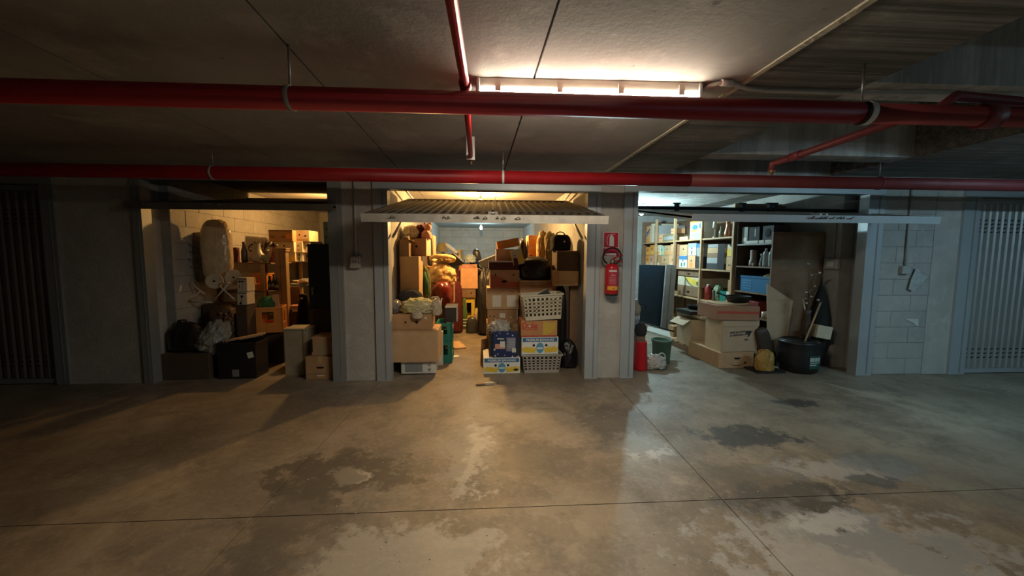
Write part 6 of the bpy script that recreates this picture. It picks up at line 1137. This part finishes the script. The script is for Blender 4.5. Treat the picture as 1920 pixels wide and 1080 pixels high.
MB().box(-w/2, w/2, 0, 0.005, 0, hb).build('plate', SR, sb); MB().box(-w*0.30, w*0.34, -0.002, 0.001, 0.012, hb*0.42).build('white_bar', SW, sb); MB().box(-w/2, w/2, -0.001, 0.001, 0, 0.005).build('white_edge', SW, sb); MB().lathe([(0,0),(0.014,0),(0.014,0.002),(0,0.002)], 12, M=T(-w*0.38, -0.001, hb*0.28) @ R3(90)).build('white_mark', SW, sb)
ER = mat('extinguisher red', (0.50,0.012,0.018), 0.25, var=0.08)
x0, x1, z0, z1 = span((1135,1160,494,552), -0.12); r = (x1-x0)/2; h = z1-z0
ex = thing('fire_extinguisher', 'red fire extinguisher hanging on the right concrete pillar', 'fire extinguisher', ((x0+x1)/2, -0.025-r, z0))
MB().lathe([(0,0.0),(r*0.85,0.0),(r,0.012),(r,h*0.86),(r*0.93,h*0.92),(r*0.7,h*0.97),(r*0.35,h),(0,h)], 28).build('cylinder', ER, ex); MB().lathe([(r*0.9,-0.012),(r*1.0,0.0),(r*0.98,0.012)], 24).build('base_ring', cm('black'), ex)
def exl(a0, a1, v0, v1, m, nm, off=0.0015): curved(ex, r, -math.pi/2+a0, -math.pi/2+a1, v0*h, v1*h, m, nm, off)
exl(-0.85, 0.75, 0.20, 0.84, mat('label red', (0.46,0.03,0.05), 0.4, var=0.1), 'label'); exl(-0.7, 0.5, 0.74, 0.79, SW, 'label_title', 0.003)
PK = mat('label pink', (0.62,0.22,0.22), 0.5, var=0.3, scale=60)
exl(-0.35, 0.3, 0.60, 0.65, PK, 'label_line', 0.003)
for k in range(5): exl(-0.65, 0.45, 0.36+0.045*k, 0.38+0.045*k, PK, 'label_line', 0.003)
exl(-0.9, 0.75, 0.15, 0.28, mat('label amber', (0.80,0.36,0.03), 0.5, var=0.1), 'amber_band', 0.003); exl(-0.12, 0.08, 0.185, 0.215, INK, 'amber_mark', 0.0045)
MB().lathe([(0.018,h-0.002),(0.022,h+0.01),(0.02,h+0.05),(0.0,h+0.055)], 14).build('valve', mat('brass valve', (0.42,0.36,0.26), 0.35, 0.6), ex)
MB().tube([(0.0,0,h+0.045),(0.05,-0.01,h+0.075),(0.12,-0.02,h+0.10)], [0.010,0.009,0.008], 8).build('upper_lever', ER, ex); MB().tube([(0.0,0,h+0.03),(0.06,-0.01,h+0.035),(0.12,-0.02,h+0.02)], [0.010,0.009,0.008], 8).build('lower_lever', ER, ex)
R_ = 0.098; cc = Vector((-0.005, -0.01, h+0.085))
pts = [cc+Vector((R_*1.08*math.cos(t), -0.01*math.sin(t), R_*math.sin(t))) for t in [math.radians(-120-310*i/28) for i in range(29)]]
MB().tube(pts, 0.010, 8).build('hose', cm('black'), ex); MB().tube([pts[0], pts[0]+Vector((0.03,0,-0.012))], 0.014, 10).build('hose_collar', mat('brass valve', (0,0,0)), ex); MB().tube([pts[-1], pts[-1]+Vector((-0.02,0,0.03))], 0.013, 8).build('nozzle', cm('black'), ex)
MB().box(-0.02, 0.02, r-0.004, r+0.024, h*0.6, h*0.72).build('wall_hook', STEELD, ex)
# switch box with conduit on the left pillar
q = P(669, 491, -0.0); o = thing('switch_box', 'pale switch box with a conduit on the left concrete pillar', 'switch', (q.x, 0, q.z))
MB().box(-0.062, 0.062, -0.075, -0.001, -0.07, 0.07, bev=0.008).build('box', mat('aged switch plastic', (0.46,0.43,0.36), 0.5), o); MB().box(-0.04, 0.04, -0.079, -0.075, -0.035, 0.045).build('cover', WHITEP, o)
for x in (-0.014, 0.014): MB().box(x-0.011, x+0.011, -0.084, -0.079, -0.015, 0.025).build('rocker', GREYP, o)
zt = Z_CEIL-q.z; MB().tube([(0.0,-0.022,0.07),(0.0,-0.022,zt-0.002)], 0.010, 8).build('conduit', GREYP, o); MB().lathe([(0.016,0.07),(0.016,0.10),(0.011,0.11)], 12, c=(0,-0.022,0)).build('gland', GREYP, o)
# conduit, junction box and torn plastic on the block wall at right
q = P(1692, 506, 0.0); o = thing('junction_box', 'small junction box on a conduit at the right block wall', 'junction box', (q.x, 0, q.z))
MB().box(-0.055, 0.055, -0.055, -0.003, -0.05, 0.05, bev=0.006).build('box', GREYP, o); zt = 2.35-q.z; MB().tube([(0.01,-0.02,0.05),(0.012,-0.02,zt)], 0.012, 8).build('conduit', GREYP, o); MB().box(0.055, 0.13, -0.02, -0.005, 0.015, 0.03).build('side_clip', GREYP, o)
pts = [(1718,503),(1740,519),(1712,546),(1703,542),(1709,522)]; base = P(1703, 546, -0.03); o = thing('plastic_sheet', 'torn clear plastic sheet hanging on the right block wall', 'plastic', (base.x, -0.03, base.z))
W_ = [(P(a, b, -0.03).x-base.x, P(a, b, -0.03).z-base.z) for a, b in pts][::-1]; MB().plate(W_, -0.004, 0.004).build('sheet', mat('torn plastic', (0.55,0.58,0.56), 0.25, var=0.4, scale=20, bump=0.5), o)
MB().tube([(W_[0][0]*0+W_[-1][0], 0, W_[-1][1]), (W_[3][0], 0, W_[3][1])], 0.006, 6).build('folded_edge', mat('torn plastic', (0,0,0)), o); MB().tube([(W_[-1][0], 0.002, W_[-1][1]), (W_[-1][0]-0.04, 0.026, W_[-1][1]+0.02)], 0.004, 6).build('string', PAPER, o)
pts = [(1697,598),(1722,598),(1721,613),(1712,606)]; base = P(1697, 613, -0.006); o = thing('plaster_patch', 'pale triangular plaster patch on the right block wall', 'patch', (base.x, -0.006, base.z)); MB().plate([(P(a, b, -0.006).x-base.x, P(a, b, -0.006).z-base.z) for a, b in pts][::-1], -0.002, 0.005).build('plaster', mat('pale plaster', (0.66,0.65,0.60), 0.9), o)

# ================================================================ groups of look-alikes
def grouping():
    for o in list(bpy.data.objects):
        if o.parent or 'label' not in o or 'group' in o: continue
        n = o.name.split('.')[0]; x, y = o.location.x, o.location.y; g = None
        if n in ('cardboard_box', 'flat_box', 'small_box', 'carton'):
            if x > XW(1180): g = 'cartons on the right garage shelves' if x > VX+3.9 and o.location.z > 0.15 else 'cardboard boxes on the right garage floor'
            elif x < XW(640): g = 'cardboard boxes in the left garage'
            else: g = 'cardboard boxes in the middle garage'
        else: g = {'banana_box': 'printed banana boxes', 'bin_bag': 'black bin bags', 'light_bulb': 'bare light bulbs', 'tube_lamp': 'tube lamps', 'bottle': 'bottles on the shelves', 'plastic_bottle': 'clear plastic bottles', 'archive_box': 'white archive boxes',
                   'magazine_stack': 'white magazine stacks', 'wooden_pole': 'poles in the right corner', 'plastic_crate': 'plastic crates', 'plastic_basket': 'plastic laundry baskets', 'drawer_box': 'wooden drawer boxes', 'egg_cup': 'tiny egg cups', 'paper_bundle': 'paper bundles on the left shelf', 'cloth_sack': 'cloth sacks', 'plastic_bag': 'plastic bags', 'switch_box': 'switch boxes'}.get(n)
        if g: o['group'] = g
grouping()
